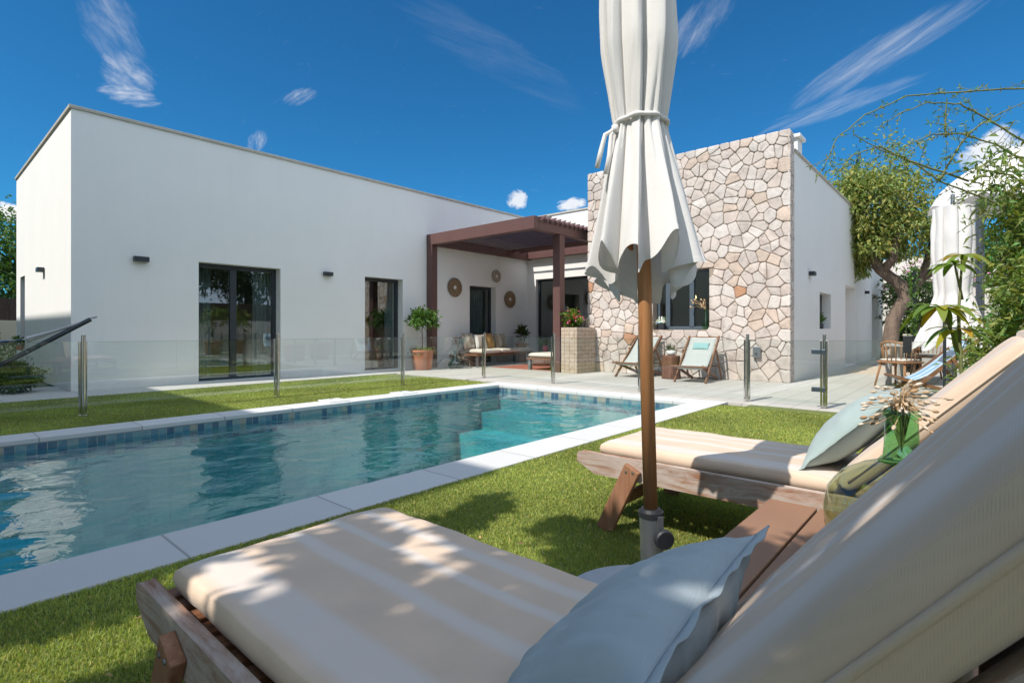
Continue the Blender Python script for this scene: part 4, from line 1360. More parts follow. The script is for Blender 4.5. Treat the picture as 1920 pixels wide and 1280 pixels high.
pot_plant('potted_plant', 'grey pot with a pinkish plant on the kitchen window sill', 'potted plant', (11.02, 5.27, 1.0), PK, m_bluealu,
          None, L_flower, 60, (0, 0, .19), (.10, .10, .07), .07, .03, 8, .2, up=.4)
o = thing('sill_vase', 'green glass vase with dried stems on the kitchen window sill', 'vase', (11.02, 4.28, 1.0))
b = MB(); b.lathe([(.055, 0), (.07, .05), (.06, .2), (.03, .33), (.025, .42), (.03, .44)], seg=18); b.build('vase_body', m_green_glass, o, smooth=True)
b = MB(); hd = MB()
for k in range(11):
    t = Vector((rr.uniform(-.06, .04), rr.uniform(-.02, .30), rr.uniform(.46, .66))); b.tube([(0, 0, .1), (0, 0, .42), t * .6 + Vector((0, 0, .22)), t], [.004, .004, .003, .003], 4)
    hd.tube([t, t + Vector((0, .02, .02)), t + Vector((0, .03, .045))], [.006, .02, .008], 6)
b.build('dried_stalk', m_straw, o); build_each(hd, 'dried_head', m_straw, o, smooth=True)

o = thing('pendant_lamp', 'dark wire pendant lamp glowing inside the kitchen window', 'lamp', (12.3, 5.02, 1.62))
b = MB(); b.lathe([(.11, 0), (.085, .16), (.03, .26), (.025, .3)], seg=18); b.build('shade', glass_mat('smoked_shade', (.35, .38, .40), .1, .6), o, smooth=True)
b = MB(); b.tube([(0, 0, .3), (0, 0, 1.12)], .006, 6); b.build('cord', m_black, o)
n_ = NT('bulb'); em = n_.node('ShaderNodeEmission', Color=(1., .62, .28, 1), Strength=14.)
n_.done(em.outputs[0])
b = MB(); b.lathe([(0, .11), (.02, .12), (.028, .15), (.016, .18), (0, .185)], seg=14); b.build('bulb', n_.m, o, smooth=True)

# ---- stone planter with flowers
pl = thing('stone_planter', 'tall square planter clad in small split stone against the wall', 'planter', (10.46, 7.08, 0))


def brick_stone(name):
    n = NT(name); oc = n.obj()
    cb = n.node('ShaderNodeSeparateXYZ', Vector=oc); ge = n.node('ShaderNodeNewGeometry')
    uv = n.node('ShaderNodeCombineXYZ', i0=n.math('ADD', cb.outputs[0], cb.outputs[1]), i1=cb.outputs[2])
    br = n.node('ShaderNodeTexBrick', Vector=uv.outputs[0], Color1=(.50, .40, .31, 1), Color2=(.43, .33, .25, 1), Mortar=(.34, .27, .21, 1), Scale=1., Mortar__Size=.006, Mortar__Smooth=.3, Bias=0., Brick__Width=.135, Row__Height=.088)
    br.offset = .0
    nz = n.noise(oc, 11., 8, .7, .5)
    c = n.mix(.7, br.outputs['Color'], n.ramp(nz, [(.3, (.33, .235, .165)), (.5, (.50, .41, .32)), (.72, (.64, .57, .49))]))
    c = n.mix(n.math('MULTIPLY', br.outputs['Fac'], .4), c, (.24, .185, .14))
    h = n.math('SUBTRACT', n.math('MULTIPLY', nz, 1.), n.math('MULTIPLY', br.outputs['Fac'], .8))
    return n.done(n.bsdf(c, .9, normal=n.bump(h, .9, .02), Specular__IOR__Level=.15))


b = MB(); b.box(10.07, 6.86, 0, 10.86, 7.30, 1.05); b.build('stone_box', brick_stone('split_stone'), pl, world=True, bevel=.01)
b = MB(); b.box(10.12, 6.91, 1.02, 10.80, 7.26, 1.056); b.build('soil', m_soil, pl, world=True)
fl = thing('flowering_shrub', 'bushy plant with pink and red flowers growing in the stone planter', 'plant', (10.42, 7.08, 1.05))
p, out = blob_points(620, (-.08, .06, .20), (.30, .20, .24), 18, .4, .3); leaf_cloud('foliage', L_green, p, rand_dirs(620, out, .5, .4), .09, .04, fl, leaf_tints(620, .3, .2) * [1.5, 1.25, 1.], droop=.1)
p, out = blob_points(170, (.22, -.06, .13), (.16, .16, .16), 10, .4, .3); leaf_cloud('grey_foliage', L_flower, p, rand_dirs(170, out, .5, .4), .06, .02, fl, np.tile([.22, .17, .15], (170, 1)), droop=.1)
p, out = blob_points(90, (-.08, .04, .26), (.30, .20, .25), 14, .2, .8)
tt = np.array([[.75, .10, .25], [.70, .06, .03], [.8, .22, .42]])[NPR.integers(0, 3, 90)]
struct(leaf_cloud('flower', L_flower, p, rand_dirs(90, out, 1., .2), .055, .05, fl, tt), 'stuff')

# ================================================================== patio furniture
sf = thing('sofa', 'low slatted patio sofa with cream seat cushions against the wall', 'sofa', (11.2, 10.3, 0))
b = MB(); b.box(9.96, 9.94, .30, 12.35, 10.66, .345); b.build('seat_frame', m_chairwood, sf, world=True, bevel=.006)
for x in (10.03, 12.2):
    for y in (10.0, 10.58):
        b = MB(); b.box(x - .035, y - .035, .004, x + .035, y + .035, .30); b.build('leg', m_gsteel, sf, world=True, bevel=.004)
for x in (10.54, 11.33, 12.0):
    w = .78 if x < 11.9 else .58
    q = puff(w, .70, .13, 9., .4, (20, 20), .004, 5., x); q.xform(Matrix.Translation((x, 10.29, .41))); q.build('seat_cushion', m_cream, sf, smooth=True, world=True)
b = MB()
for k in range(9): b.tube([(9.99 + k * .21, 10.62, .33), (9.95 + k * .21, 10.80, .78)], .011, 6)
b.tube([(9.90, 10.80, .78), (11.75, 10.80, .78)], .018, 8); b.build('backrest', m_chairwood, sf, world=True)
for (x, mt, lab, s, rz) in ((10.22, m_taupe, 'taupe patterned cushion at the open end of the patio sofa', .46, .05), (10.62, m_stripe, 'brown cushion with white bands on the patio sofa', .42, -.1), (11.06, m_ochre, 'mustard yellow cushion on the patio sofa', .46, .22), (11.46, m_taupe, 'taupe cushion beside the mustard one on the patio sofa', .44, -.05)):
    loose_pillow('pillow', lab, s, s, .16, mt, (x, 10.50 - .04 * math.sin(x * 9), .47 + s / 2 - .01), (math.cos(rz), math.sin(rz), 0), (0, .30, .95), 'pillows on the patio sofa', .004, x, 0, (20, 20))
o = thing('stool', 'orange wooden drum stool holding a plant at the end of the sofa', 'stool', (12.38, 10.45, .004))
b = MB(); b.lathe([(.15, 0), (.13, .1), (.13, .45), (.15, .54), (0, .54)], seg=24); b.build('drum', m_orangewood, o, smooth=False)
b = MB(); b.lathe([(0, .541), (.22, .541), (.225, .56), (.22, .58), (0, .58)], seg=28); b.build('seat', m_orangewood, o)
o = thing('pouf', 'round woven wicker pouf on the red rug', 'pouf', (11.75, 9.1, .012))
b = MB()
b.lathe([(0, 0), (.26, .0), (.36, .07), (.40, .18), (.36, .30), (.26, .36), (.1, .37), (0, .37)], seg=36); b.build('wicker_body', m_rattan, o, smooth=True)
b = MB()
for k in range(30):
    a = k * math.pi / 15; b.tube([(math.cos(a) * r, math.sin(a) * r, z) for r, z in ((.25, .01), (.365, .07), (.405, .18), (.365, .305), (.25, .365))], .012, 5)
b.build('rib', m_rattan, o, smooth=True)
o = thing('bench', 'grey bench with a cream cushion on the rug beside the planter', 'bench', (10.75, 8.05, .012))
b = MB(); b.box(-.52, -.42, .25, .52, .42, .30); b.build('bench_top', m_chairwood, o, bevel=.004)
for x in (-.46, .46):
    for y in (-.36, .36):
        b = MB(); b.box(x - .04, y - .04, 0, x + .04, y + .04, .25); b.build('leg', m_gsteel, o, bevel=.004)
q = puff(1.0, .8, .12, 9., .4, (20, 20), .003, 5.); q.xform(Matrix.Translation((0, 0, .36))); q.build('cushion', m_cream, o, smooth=True)
b = MB(); b.box(10.3, 7.6, .0045, 12.7, 9.75, .012); tag(b.build('rug', m_rug), 'faded red patterned rug under the pouf and bench', 'rug')
o = thing('green_bottle', 'teal glass bottle standing by the brown pergola post', 'bottle', (9.42, 10.2, .004))
b = MB(); b.lathe([(.14, .0), (.19, .06), (.19, .13), (.14, .22), (.05, .29), (.04, .46), (.05, .48)], seg=26); b.build('bottle_body', glass_mat('teal_glass', (.35, .62, .56), .1, .9), o, smooth=True)
o = thing('driftwood', 'dark crossed driftwood branches beside the sofa end', 'driftwood', (9.75, 10.55, .004))
b = MB()
for (p, q, r) in (((-.25, -.05, .3), (.5, -.35, .05), .03), ((-.3, -.25, .03), (.35, .2, .75), .016), ((-.2, .0, .33), (.45, -.15, .18), .025), ((.3, .25, .02), (.05, -.3, .32), .022), ((-.1, -.1, .28), (-.3, -.4, .02), .02), ((.4, -.1, .2), (.15, -.42, .02), .02)):
    p, q = Vector(p), Vector(q); m = (p + q) / 2 + Vector((rr.uniform(-.03, .03), rr.uniform(-.03, .03), rr.uniform(-.02, .04))); b.tube([p, m, q], [r, r * 1.2, r * .7], 7)
build_each(b, 'branch', m_bark, o, smooth=True)

# ---- deck chairs (local: y = 0 at the front feet, chair leans back towards +y)
def make_deck(label, sling, head=None):
    o = thing('deck_chair', label, 'deck chair', (0, 0, 0), group='folding deck chairs')
    b = MB()
    for s in (-1, 1): b.bar((s * .29, 0, .0), (s * .29, .92, .86), .028, .05)
    b.tube([(-.29, .90, .84), (.29, .90, .84)], .016, 10); b.build('back_frame', m_chairwood, o)
    b = MB()
    for s in (-1, 1): b.bar((s * .25, -.04, .31), (s * .25, .98, .01), .028, .05)
    b.tube([(-.34, -.03, .305), (.34, -.03, .305)], .018, 10); b.tube([(-.25, .95, .02), (.25, .95, .02)], .013, 8); b.build('seat_frame', m_chairwood, o)
    b = MB()
    for s in (-1, 1): b.bar((s * .325, .60, .60), (s * .325, .98, .0), .024, .042, up=(0, 1, 0))
    b.tube([(-.325, .80, .28), (.325, .80, .28)], .011, 8); b.build('prop', m_chairwood, o)
    def sl(s, t):
        y = -.03 + .93 * t; z = .315 + (.855 - .315) * t - .20 * math.sin(math.pi * t ** .72) * (1 - .25 * t)
        return ((s - .5) * .50, y, z - .012 * math.cos((s - .5) * 3))
    b = MB(); b.grid(sl, 10, 26); b.build('sling', sling, o, smooth=True, solid=.004)
    return o, sl


d1, sl = make_deck('mint canvas deck chair beside the kitchen window, half hidden by the parasol pole', m_sling)
d1.location = (9.72, 4.08, .004); d1.rotation_euler = (0, 0, R(-90 + 5))
d1['label'] = 'mint canvas deck chair on the terrace with a small mint head cushion facing the pool'
d2 = dup(d1, (9.92, 5.50, .004), R(-90 - 3), 'mint canvas deck chair half hidden by the parasol pole beside the stone planter')
mt = Matrix.Translation(d1.location) @ Matrix.Rotation(R(-85), 4, 'Z')
pp = mt @ Vector((0, .70, .672)); yd = mt.to_3x3() @ Vector((0, .60, .70)); xd = mt.to_3x3() @ Vector((1, 0, 0))
loose_pillow('pillow', 'small mint head cushion on the deck chair below the kitchen window', .32, .17, .07, m_mint, pp, xd, yd, None, .003, 2., 0, (20, 16))
mt2 = Matrix.Translation(d2.location) @ Matrix.Rotation(R(-93), 4, 'Z')
loose_pillow('pillow', 'mint head cushion peeking out behind the parasol pole', .32, .17, .07, m_mint, mt2 @ Vector((0, .70, .672)), mt2.to_3x3() @ Vector((1, 0, 0)), mt2.to_3x3() @ Vector((0, .60, .70)), None, .003, 4., 0, (20, 16))
d3, sl = make_deck('deck chair with pale blue and white canvas behind the sunlit lounger', m_tie)
d3.location = (9.75, .95, .004); d3.rotation_euler = (0, 0, R(180 + 20))
mt3 = Matrix.Translation(d3.location) @ Matrix.Rotation(R(200), 4, 'Z')
loose_pillow('pillow', 'navy blue cushion on the pale blue deck chair', .36, .28, .10, m_navy, mt3 @ Vector((0, .66, .60)), mt3.to_3x3() @ Vector((1, 0, 0)), mt3.to_3x3() @ Vector((0, .60, .70)), None, .004, 6., 0, (20, 16))

o = thing('stump_table', 'round tree stump table between the two deck chairs', 'side table', (10.32, 4.72, .004))
b = MB(); b.lathe([(.185, 0), (.19, .02), (.175, .2), (.18, .45), (.17, .468), (0, .47)], seg=26)
for v in b.v: v += Vector((v.x, v.y, 0)) * .07 * mnoise.noise(Vector((v.x * 9, v.y * 9, v.z * 2)))
b.build('trunk_section', m_stump, o, smooth=False)

# ---- hammock on its stand
o = thing('hammock_stand', 'dark steel hammock stand bar rising in front of the white house corner', 'hammock stand', (.6, 9.0, 0))
b = MB(); e0, e1 = Vector((-.02, 9.0, -.02 + .06)), Vector((1.66, 9.0, 1.14)); b.tube([e0 + (e1 - e0) * .02, e1], .030, 14); b.build('arm', m_frame, o, world=True, smooth=False)
b = MB(); b.tube([(-2.3, 9, .04), (-.02, 9, .04)], .032, 12); b.build('base_bar', m_frame, o, world=True)
b = MB(); b.tube([(-2.3, 9.0, .04), (-3.9, 9.0, 1.14)], .03, 12); b.build('far_arm', m_frame, o, world=True)
b = MB()
for x in (-.1, -2.2): b.tube([(x, 8.5, .03), (x, 9.5, .03)], .028, 10)
build_each(b, 'foot', m_frame, o, world=True)
b = MB(); b.tube([e1 + Vector((-.04, 0, .0)), e1 + Vector((.07, 0, .035))], .012, 8)
for k in (.36, .62): q = e0 + (e1 - e0) * k; b.tube([q + Vector((0, -.03, 0)), q + Vector((0, -.045, 0))], .014, 8)
b.build('hook', m_gsteel, o, world=True)
hm = thing('hammock', 'blue and white striped hammock hung on the dark stand', 'hammock', (.8, 9.0, 0))


def hcl(s, t):
    x = .98 - 4.2 * t; k = math.sin(math.pi * min(1, max(0, t))) ** .6
    w = .10 + .62 * k; sag = .36 * (1 - (2 * t - 1) ** 2)
    q = (s - .5) * 2
    return (x, 9.0 + q * w * .5, .875 - .02 * t - sag + .16 * k * q * q)


b = MB(); b.grid(hcl, 22, 40); b.build('cloth', m_hammock, hm, smooth=True, world=True, solid=.006)
b = MB()
for i in range(9):
    s = i / 8; b.tube([hcl(s, 0), Vector(e1) * .5 + Vector(hcl(s, 0)) * .5 + Vector((0, 0, -.01)), e1], .005, 5)
b.tube([e1, Vector((1.3, 9, .985)), Vector((1.02, 9, .875))], [.012, .02, .04], 10)
b.build('cord', M('rope', (.42, .42, .42), .9), hm, world=True)

# ================================================================== dining corner
dt = thing('dining_table', 'grey topped dining table on the terrace under the trees', 'dining table', (12.7, .75, 0))
b = MB(); b.box(11.62, .28, .70, 13.7, 1.28, .745); b.build('table_top', m_concrete, dt, world=True, bevel=.006)
for x in (11.70, 13.62):
    for y in (.36, 1.22):
        b = MB(); b.box(x - .045, y - .045, .0, x + .045, y + .045, .70); b.build('leg', m_concrete, dt, world=True, bevel=.005)


def make_chair(label):
    """spindle armchair; local -y is the front"""
    o = thing('dining_chair', label, 'dining chair', (0, 0, 0), group='wooden dining chairs')
    b = MB(); b.box(-.25, -.25, .42, .25, .24, .455); b.build('seat', m_dining, o, bevel=.02)
    for sx in (-1, 1):
        for sy in (-1, 1):
            b = MB(); b.tube([(sx * .20, sy * .19, .42), (sx * .255, sy * .27, 0)], [.021, .015], 8); b.build('leg', m_dining, o, smooth=True)
    b = MB(); pts = []
    for k in range(15):
        a = R(-20 + 220 * k / 14); pts.append((math.cos(a) * .28, math.sin(a) * .26 - .0, .66 + .13 * max(0, math.sin(a))))
    b.tube(pts, .021, 8); b.build('top_rail', m_dining, o, smooth=True)
    b = MB()
    for k in range(13):
        a = R(-14 + 208 * k / 12); b.tube([(math.cos(a) * .24, math.sin(a) * .22, .45), (math.cos(a) * .28, math.sin(a) * .26, .66 + .13 * max(0, math.sin(a)))], .009, 5)
    b.build('spindle', m_dining, o, smooth=True)
    q = puff(.42, .42, .05, 8., .4, (14, 14)); q.xform(Matrix.Translation((0, 0, .475))); q.build('seat_pad', m_cream, o, smooth=True)
    return o


c1 = make_chair('wooden spindle armchair at the near end of the dining table, closest to the pool gate')
c1.location = (11.35, 1.02, .004); c1.rotation_euler = (0, 0, R(62))
dup(c1, (12.4, -.12, .004), R(176), 'wooden spindle armchair on the garden side of the dining table')
dup(c1, (13.98, .8, .004), R(-92), 'wooden spindle armchair at the far end of the dining table by the barbecue')
b = MB(); b.box(14.2, 1.1, .0045, 17.4, 2.3, .010); struct(b.build('sand_path', m_sand))

# barbecue counter
o = thing('barbecue', 'black barbecue on a grey counter at the end of the terrace', 'barbecue', (17.9, .75, 0))
b = MB(); b.box(17.6, .2, 0, 18.2, 1.5, .72); b.build('counter', m_concrete, o, world=True, bevel=.01)
b = MB(); b.box(17.58, .3, .74, 18.1, 1.15, .90); b.box(17.7, .3, .905, 18.1, 1.15, 1.12); b.build('grill_box', m_black, o, world=True, bevel=.03)
b = MB(); b.tube([(17.55, .4, .93), (17.55, 1.05, .93)], .015, 8); b.build('handle', m_steel, o, world=True)
o = thing('gate_pier', 'pale stone pier behind the dining table', 'pier', (15.6, 1.15, 0))
b = MB(); b.box(15.4, 1.0, 0, 15.75, 1.3, .85); b.build('pier_body', m_stone, o, world=True, bevel=.01)
b = MB(); b.box(15.37, .97, .851, 15.78, 1.33, .90); b.build('pier_cap', m_cap, o, world=True, bevel=.008)
o = thing('vine_post', 'thin post wrapped in green climbing vine', 'post', (15.0, 1.09, 0))
b = MB(); b.tube([(0, 0, 0), (0, 0, 2.35)], .03, 8); b.build('post', m_frame, o)
N = 420; p = np.stack([NPR.normal(0, .05, N), NPR.normal(0, .05, N), NPR.uniform(.9, 2.4, N)], 1)
leaf_cloud('vine', L_green, p, rand_dirs(N), .07, .05, o)


# ================================================================== trees
def tree(name, label, cat, base, trunk, crown_blobs, leaf, L, Wd, bark=None, droop=.3, group=None, tr=None, up=0., spread=.35, warm=.15, cs=.3, shell=.5, clumps=40):
    """trunk: list of (points, radii); crown_blobs: list of (count, centre, radii)"""
    o = thing(name, label, cat, base, group=group)
    b = MB()
    for pts, rad in trunk: b.tube(pts, rad, 12)
    for v in b.v: v += Vector((mnoise.noise(v * 5), mnoise.noise(v * 5 + Vector((9, 0, 0))), 0)) * .045
    b.build('trunk', bark or m_bark, o, smooth=True)
    P, O = [], []
    for N, c, r in crown_blobs:
        p, out = blob_points(N, c, r, clumps, cs, shell); P.append(p); O.append(out)
    P, O = np.concatenate(P), np.concatenate(O)
    t = leaf_tints(len(P), spread, warm)
    leaf_cloud('crown', leaf, P, rand_dirs(len(P), O, .5, up), L, Wd, o, t, droop=droop)
    return o


tree('carob_tree', 'gnarled tree with a dense rounded olive green crown beside the white wing', 'tree', (18.3, 1.85, 0),
     [([(0, 0, 0), (-.05, .02, .7), (.05, -.05, 1.3), (.3, -.3, 1.9), (.25, -.2, 2.25), (-.1, .25, 2.7), (-.3, .5, 3.3)], [.27, .21, .18, .17, .16, .14, .10]),
      ([(.3, -.3, 1.95), (.45, -.55, 2.3), (.5, -.75, 2.8), (.5, -.9, 3.5)], [.14, .12, .10, .07]), ([(.48, -.65, 2.45), (.7, -1.1, 2.75), (.8, -1.3, 3.1)], [.12, .09, .06]),
      ([(-.05, .2, 2.65), (-.3, -.1, 3.0), (-.4, -.2, 3.7)], [.13, .1, .06])],
     [(10500, (-.05, .4, 4.6), (1.35, 1.55, 1.5)), (3800, (-.1, .6, 3.6), (.95, .95, .75)), (2600, (.1, -.6, 3.75), (.9, 1.0, .85)), (900, (-.2, .8, 3.0), (.45, .45, .5))],
     L_olive, .13, .06, droop=.4, spread=.4, warm=.16, cs=.32, shell=.4, clumps=64)
tree('cypress_tree', 'dark cypress rising behind the olive green tree', 'tree', (29.4, 4.5, 0), [([(0, 0, 0), (0, 0, 4), (0, 0, 8.6)], [.25, .15, .04])],
     [(3800, (0, 0, 5.2), (.85, .85, 3.9))], L_cypress, .22, .07, up=1.6, droop=0, cs=.25, shell=.3, spread=.3, warm=.1, clumps=80)
tree('orange_tree', 'dark glossy orange tree behind the barbecue', 'tree', (22.3, 1.55, 0), [([(0, 0, 0), (0, 0, 1.4), (.1, 0, 2.)], [.1, .09, .05])],
     [(2400, (0, 0, 2.0), (1.2, 1.2, .95))], L_dark, .16, .07, spread=.45, clumps=40)
o = tree('bougainvillea', 'pale pink bougainvillea in front of the far white wall', 'shrub', (25.0, 1.3, 0), [([(0, 0, 0), (0, .1, 1.2), (0, 0, 2.2)], [.08, .06, .03])],
         [(1500, (0, 0, 2.2), (1.2, 1.5, 1.2))], L_green, .14, .07, clumps=40)
p, out = blob_points(420, (-.2, 0, 2.5), (1.2, 1.5, 1.1), 24, .3, .8)
struct(leaf_cloud('bract', L_flower, p, rand_dirs(420, out, .6), .14, .11, o, np.array([[.75, .25, .55], [.72, .52, .60], [.70, .58, .62]])[NPR.integers(0, 3, 420)]), 'stuff')
o = thing('garden_hedge', 'clipped green hedge closing off the end of the garden', 'hedge', (24.2, .4, 0))
N = 5200; p = np.stack([NPR.normal(0, .16, N), NPR.uniform(-2.4, 2.2, N), NPR.uniform(.0, 1.35, N)], 1)
leaf_cloud('foliage', L_green, p, rand_dirs(N, None, 0, .3), .12, .06, o)
b = MB(); b.box(-.12, -2.3, 0, .12, 2.1, 1.1); b.build('core', M('hedge_core', (.02, .03, .01), 1.), o)
o = thing('far_house', 'low pale house beyond the garden end', 'house', (31, 2, 0))
b = MB(); wall_holes(b, (31, 8, 0), (0, -1, 0), (0, 0, 1), (-1, 0, 0), 16, 3.2, .3, [(6.5, .9, 7.8, 2.1), (10., .9, 11.2, 2.1)]); b.box(31.3, -8, 0, 36, 8, 3.19); b.build('wall', m_offwhite, o, world=True)
b = MB()
for y in (.2, -3.2): b.box(31.12, y, .91, 31.2, y + 1.28, 2.09)
build_each(b, 'window', m_frame, o, world=True)
b = MB(); b.add([(30.7, -8.3, 3.21), (30.7, 8.3, 3.21), (36.4, 8.3, 3.21), (36.4, -8.3, 3.21), (33.5, -8.3, 4.6), (33.5, 8.3, 4.6)], [(0, 1, 5, 4), (2, 3, 4, 5), (0, 4, 3), (1, 2, 5), (0, 3, 2, 1)]); b.build('roof', m_cap, o, world=True)
for i, (x, y, s, lab) in enumerate(((27.5, -1.2, 1.15, 'tall bushy tree beyond the hedge behind the white parasols'), (38, 1.0, 1.5, 'far tree above the pale house roof'), (36, 7.5, 1.4, 'far tree behind the flat roof of the house'))):
    tree('garden_tree', lab, 'tree', (x, y, 0), [([(0, 0, 0), (.1, 0, 1.5 * s), (0, .1, 2.6 * s)], [.18 * s, .14 * s, .08 * s])],
         [(2600, (0, 0, 3.2 * s), (1.5 * s, 1.5 * s, 1.35 * s))], L_dark if i else L_green, .22, .1, group='trees beyond the garden', clumps=44)

# ---- white parasols in the background
WP = Vector((10.75, .30, 0))
o = thing('hanging_parasol', 'closed white parasol hanging down beside the dining table', 'parasol', WP)


def canopy2(t, v):
    ang = t * 2 * math.pi; k = t * 8
    lob = math.cos(2 * math.pi * k)
    z0 = .80 - .13 * lob; z = z0 + (2.9 - z0) * v; q = 1 - (z - .7) / 2.2
    if z < 1.55: R0 = .20 + .18 * ((1.55 - z) / .85); amp = .03 + .10 * ((1.55 - z) / .85)
    else: R0 = .20 + .03 * math.sin((z - 1.55) * 3) + .06 * min(1, max(0, z - 2.0)); amp = .03
    r = R0 + amp * lob + .02 * mnoise.noise(Vector((math.cos(ang) * 3, math.sin(ang) * 3, z * 3)))
    a = ang + .14 * math.sin(2 * math.pi * k + .7)
    return Vector((math.cos(a) * r, math.sin(a) * r, z))


b = MB(); b.grid(canopy2, 8 * 18, 40, closed_u=True); b.build('canopy', m_canvas, o, smooth=True)
b = MB(); b.tube([(0, 0, .0), (0, 0, 3.1)], .028, 10); b.build('pole', m_gsteel, o)
b = MB(); b.lathe([(.25, 0), (.26, .04), (.05, .06)], seg=24); b.build('base', m_concrete, o)
o = thing('cantilever_parasol', 'open white parasol with a grey post behind the arching branches', 'parasol', (11.35, -.02, 0))
b = MB(); b.tube([(0, 0, 0), (0, 0, 3.05)], .055, 14); b.build('post', m_gsteel, o)
b = MB(); b.tube([(0, 0, 2.85), (.31, -.40, 3.6)], .03, 10); b.build('arm', m_gsteel, o)
cc = Vector((.31, -.40, 0)); b = MB()


def cv(t, v):
    a = t * 2 * math.pi; c, s = math.cos(a), math.sin(a); r = 1.08 * (1 - v); z = 3.0 + .92 * v ** .62 - .10 * math.cos(8 * a) * (1 - v) * .4
    return cc + Vector((c * r, s * r, z))


b.grid(cv, 64, 10, closed_u=True)
b.build('canopy', m_canvas, o, smooth=True)
b = MB()
for k in range(8):
    a = k * math.pi / 4 + .39; b.tube([cc + Vector((0, 0, 3.6)), cc + Vector((math.cos(a) * 1.02, math.sin(a) * 1.02, 3.0))], .012, 6)
b.build('rib', m_gsteel, o)
b = MB(); b.box(-.35, -.35, 0, .35, .35, .07); b.build('base', m_concrete, o, bevel=.01)

# ---- foliage on the right, behind the lounger heads
o = thing('leafy_shrub', 'dense bamboo-leaved shrub at the edge behind the lounger heads', 'shrub', (6.0, -.42, 0))
b = MB()
for k in range(16):
    a = rr.uniform(0, 6.28); r = rr.uniform(.1, .6); b.tube([(math.cos(a) * .15, math.sin(a) * .15, 0), (math.cos(a) * r * .6, math.sin(a) * r * .6, 1.0), (math.cos(a) * r, math.sin(a) * r, rr.uniform(1.6, 2.3))], [.007, .005, .003], 6)
b.build('stem', m_twig, o, smooth=True)
P, O = [], []
for N, c, r in ((9000, (0, .0, 1.2), (.62, .5, .95)), (4500, (.0, .05, .55), (.7, .58, .5)), (2600, (.15, -.1, 1.95), (.55, .45, .45)), (420, (-.2, .25, 2.2), (.5, .35, .35))):
    p, out = blob_points(N, c, r, 46, .35, .35); P.append(p); O.append(out)
P, O = np.concatenate(P), np.concatenate(O)
leaf_cloud('foliage', L_bush, P, rand_dirs(len(P), O, .4, .1), .085, .02, o, leaf_tints(len(P), .45, .2), droop=.2)

o = thing('thorn_shrub', 'spiny shrub throwing long arching green branches over the terrace', 'shrub', (6.3, -.6, 0))
STEMS = [[(6.2, -.55, 1.6), (6.15, -.5, 2.5), (5.99, -.31, 2.95), (5.62, .11, 2.92), (5.33, .44, 2.88), (5.11, .69, 2.73), (4.96, .86, 2.54), (4.88, .95, 2.28)],
         [(6.3, -.6, 1.5), (5.97, -.29, 2.51), (5.76, -.05, 2.70), (5.62, .11, 2.82), (5.45, .31, 2.83), (5.31, .47, 2.75), (5.19, .6, 2.64)],
         [(5.5, .24, 2.20), (5.59, .14, 2.43), (5.66, .06, 2.58), (5.76, -.05, 2.69), (5.97, -.29, 2.84)],
         [(6.2, -.55, 1.7), (6.05, -.38, 2.28), (5.82, -.11, 2.50), (5.62, .11, 2.58), (5.48, .27, 2.58), (5.33, .44, 2.48), (5.28, .5, 2.41)],
         [(5.95, -.3, 1.9), (5.72, .0, 2.08), (5.5, .24, 2.2), (5.33, .44, 2.39), (5.19, .6, 2.45), (5.05, .76, 2.58)],
         [(5.66, .06, 2.2), (5.33, .44, 2.37), (5.19, .6, 2.48), (5.05, .76, 2.41), (4.95, .87, 2.24)],
         [(5.55, .2, 2.55), (5.54, .2, 2.72), (5.53, .19, 2.82)],
         [(6.1, -.45, 2.0), (5.9, -.2, 2.25), (5.7, .02, 2.3), (5.52, .2, 2.25), (5.4, .35, 2.12)],
         [(6.1, -.45, 1.9), (5.85, -.15, 2.12), (5.68, .05, 2.12), (5.55, .15, 2.0)],
         [(6.15, -.5, 1.8), (5.95, -.26, 1.98), (5.75, -.06, 1.95), (5.6, .1, 1.8)],
         [(6.15, -.5, 2.3), (5.95, -.22, 2.42), (5.8, -.05, 2.36), (5.64, .1, 2.22)]]
b = MB(); LP, LD, LT = [], [], []
for s in STEMS:
    pts = []
    for i in range(len(s) - 1):
        for k in range(5): pts.append(Vector(s[i]).lerp(Vector(s[i + 1]), k / 5) + Vector((rr.uniform(-1, 1), rr.uniform(-1, 1), rr.uniform(-1, 1))) * .004)
    pts.append(Vector(s[-1]))
    off = Vector((6.3, -.6, 0)); n = len(pts)
    b.tube([p - off for p in pts], [.0085 - .0055 * i / n for i in range(n)], 6)
    for i in range(2, n):
        if rr.random() < .75:
            d = (pts[i] - pts[i - 1]).normalized()
            for k in range(rr.choice((1, 2, 3, 4))):
                sd = Vector((rr.gauss(0, 1), rr.gauss(0, 1), rr.gauss(0, 1))); LP.append(pts[i] - off); LD.append(d * .3 + sd * .6)
        if rr.random() < .55 or i < n * .5:      # side twigs with their own leaves
            d = Vector((rr.gauss(0, 1), rr.gauss(0, 1), rr.gauss(-.2, .7))).normalized(); L = rr.uniform(.03, .16) if i > n * .4 else rr.uniform(.06, .26)
            q = pts[i] - off; b.tube([q, q + d * L], [.0022, .0012], 4, False)
            for k in range(int(L / .016)):
                LP.append(q + d * L * rr.uniform(.2, 1)); LD.append(d * .5 + Vector((rr.gauss(0, 1), rr.gauss(0, 1), rr.gauss(0, 1))) * .6)
b.build('branch', m_twig, o, smooth=True)
leaf_cloud('leaf', L_bush, LP, LD, .042, .011, o, leaf_tints(len(LP), .4, .3))

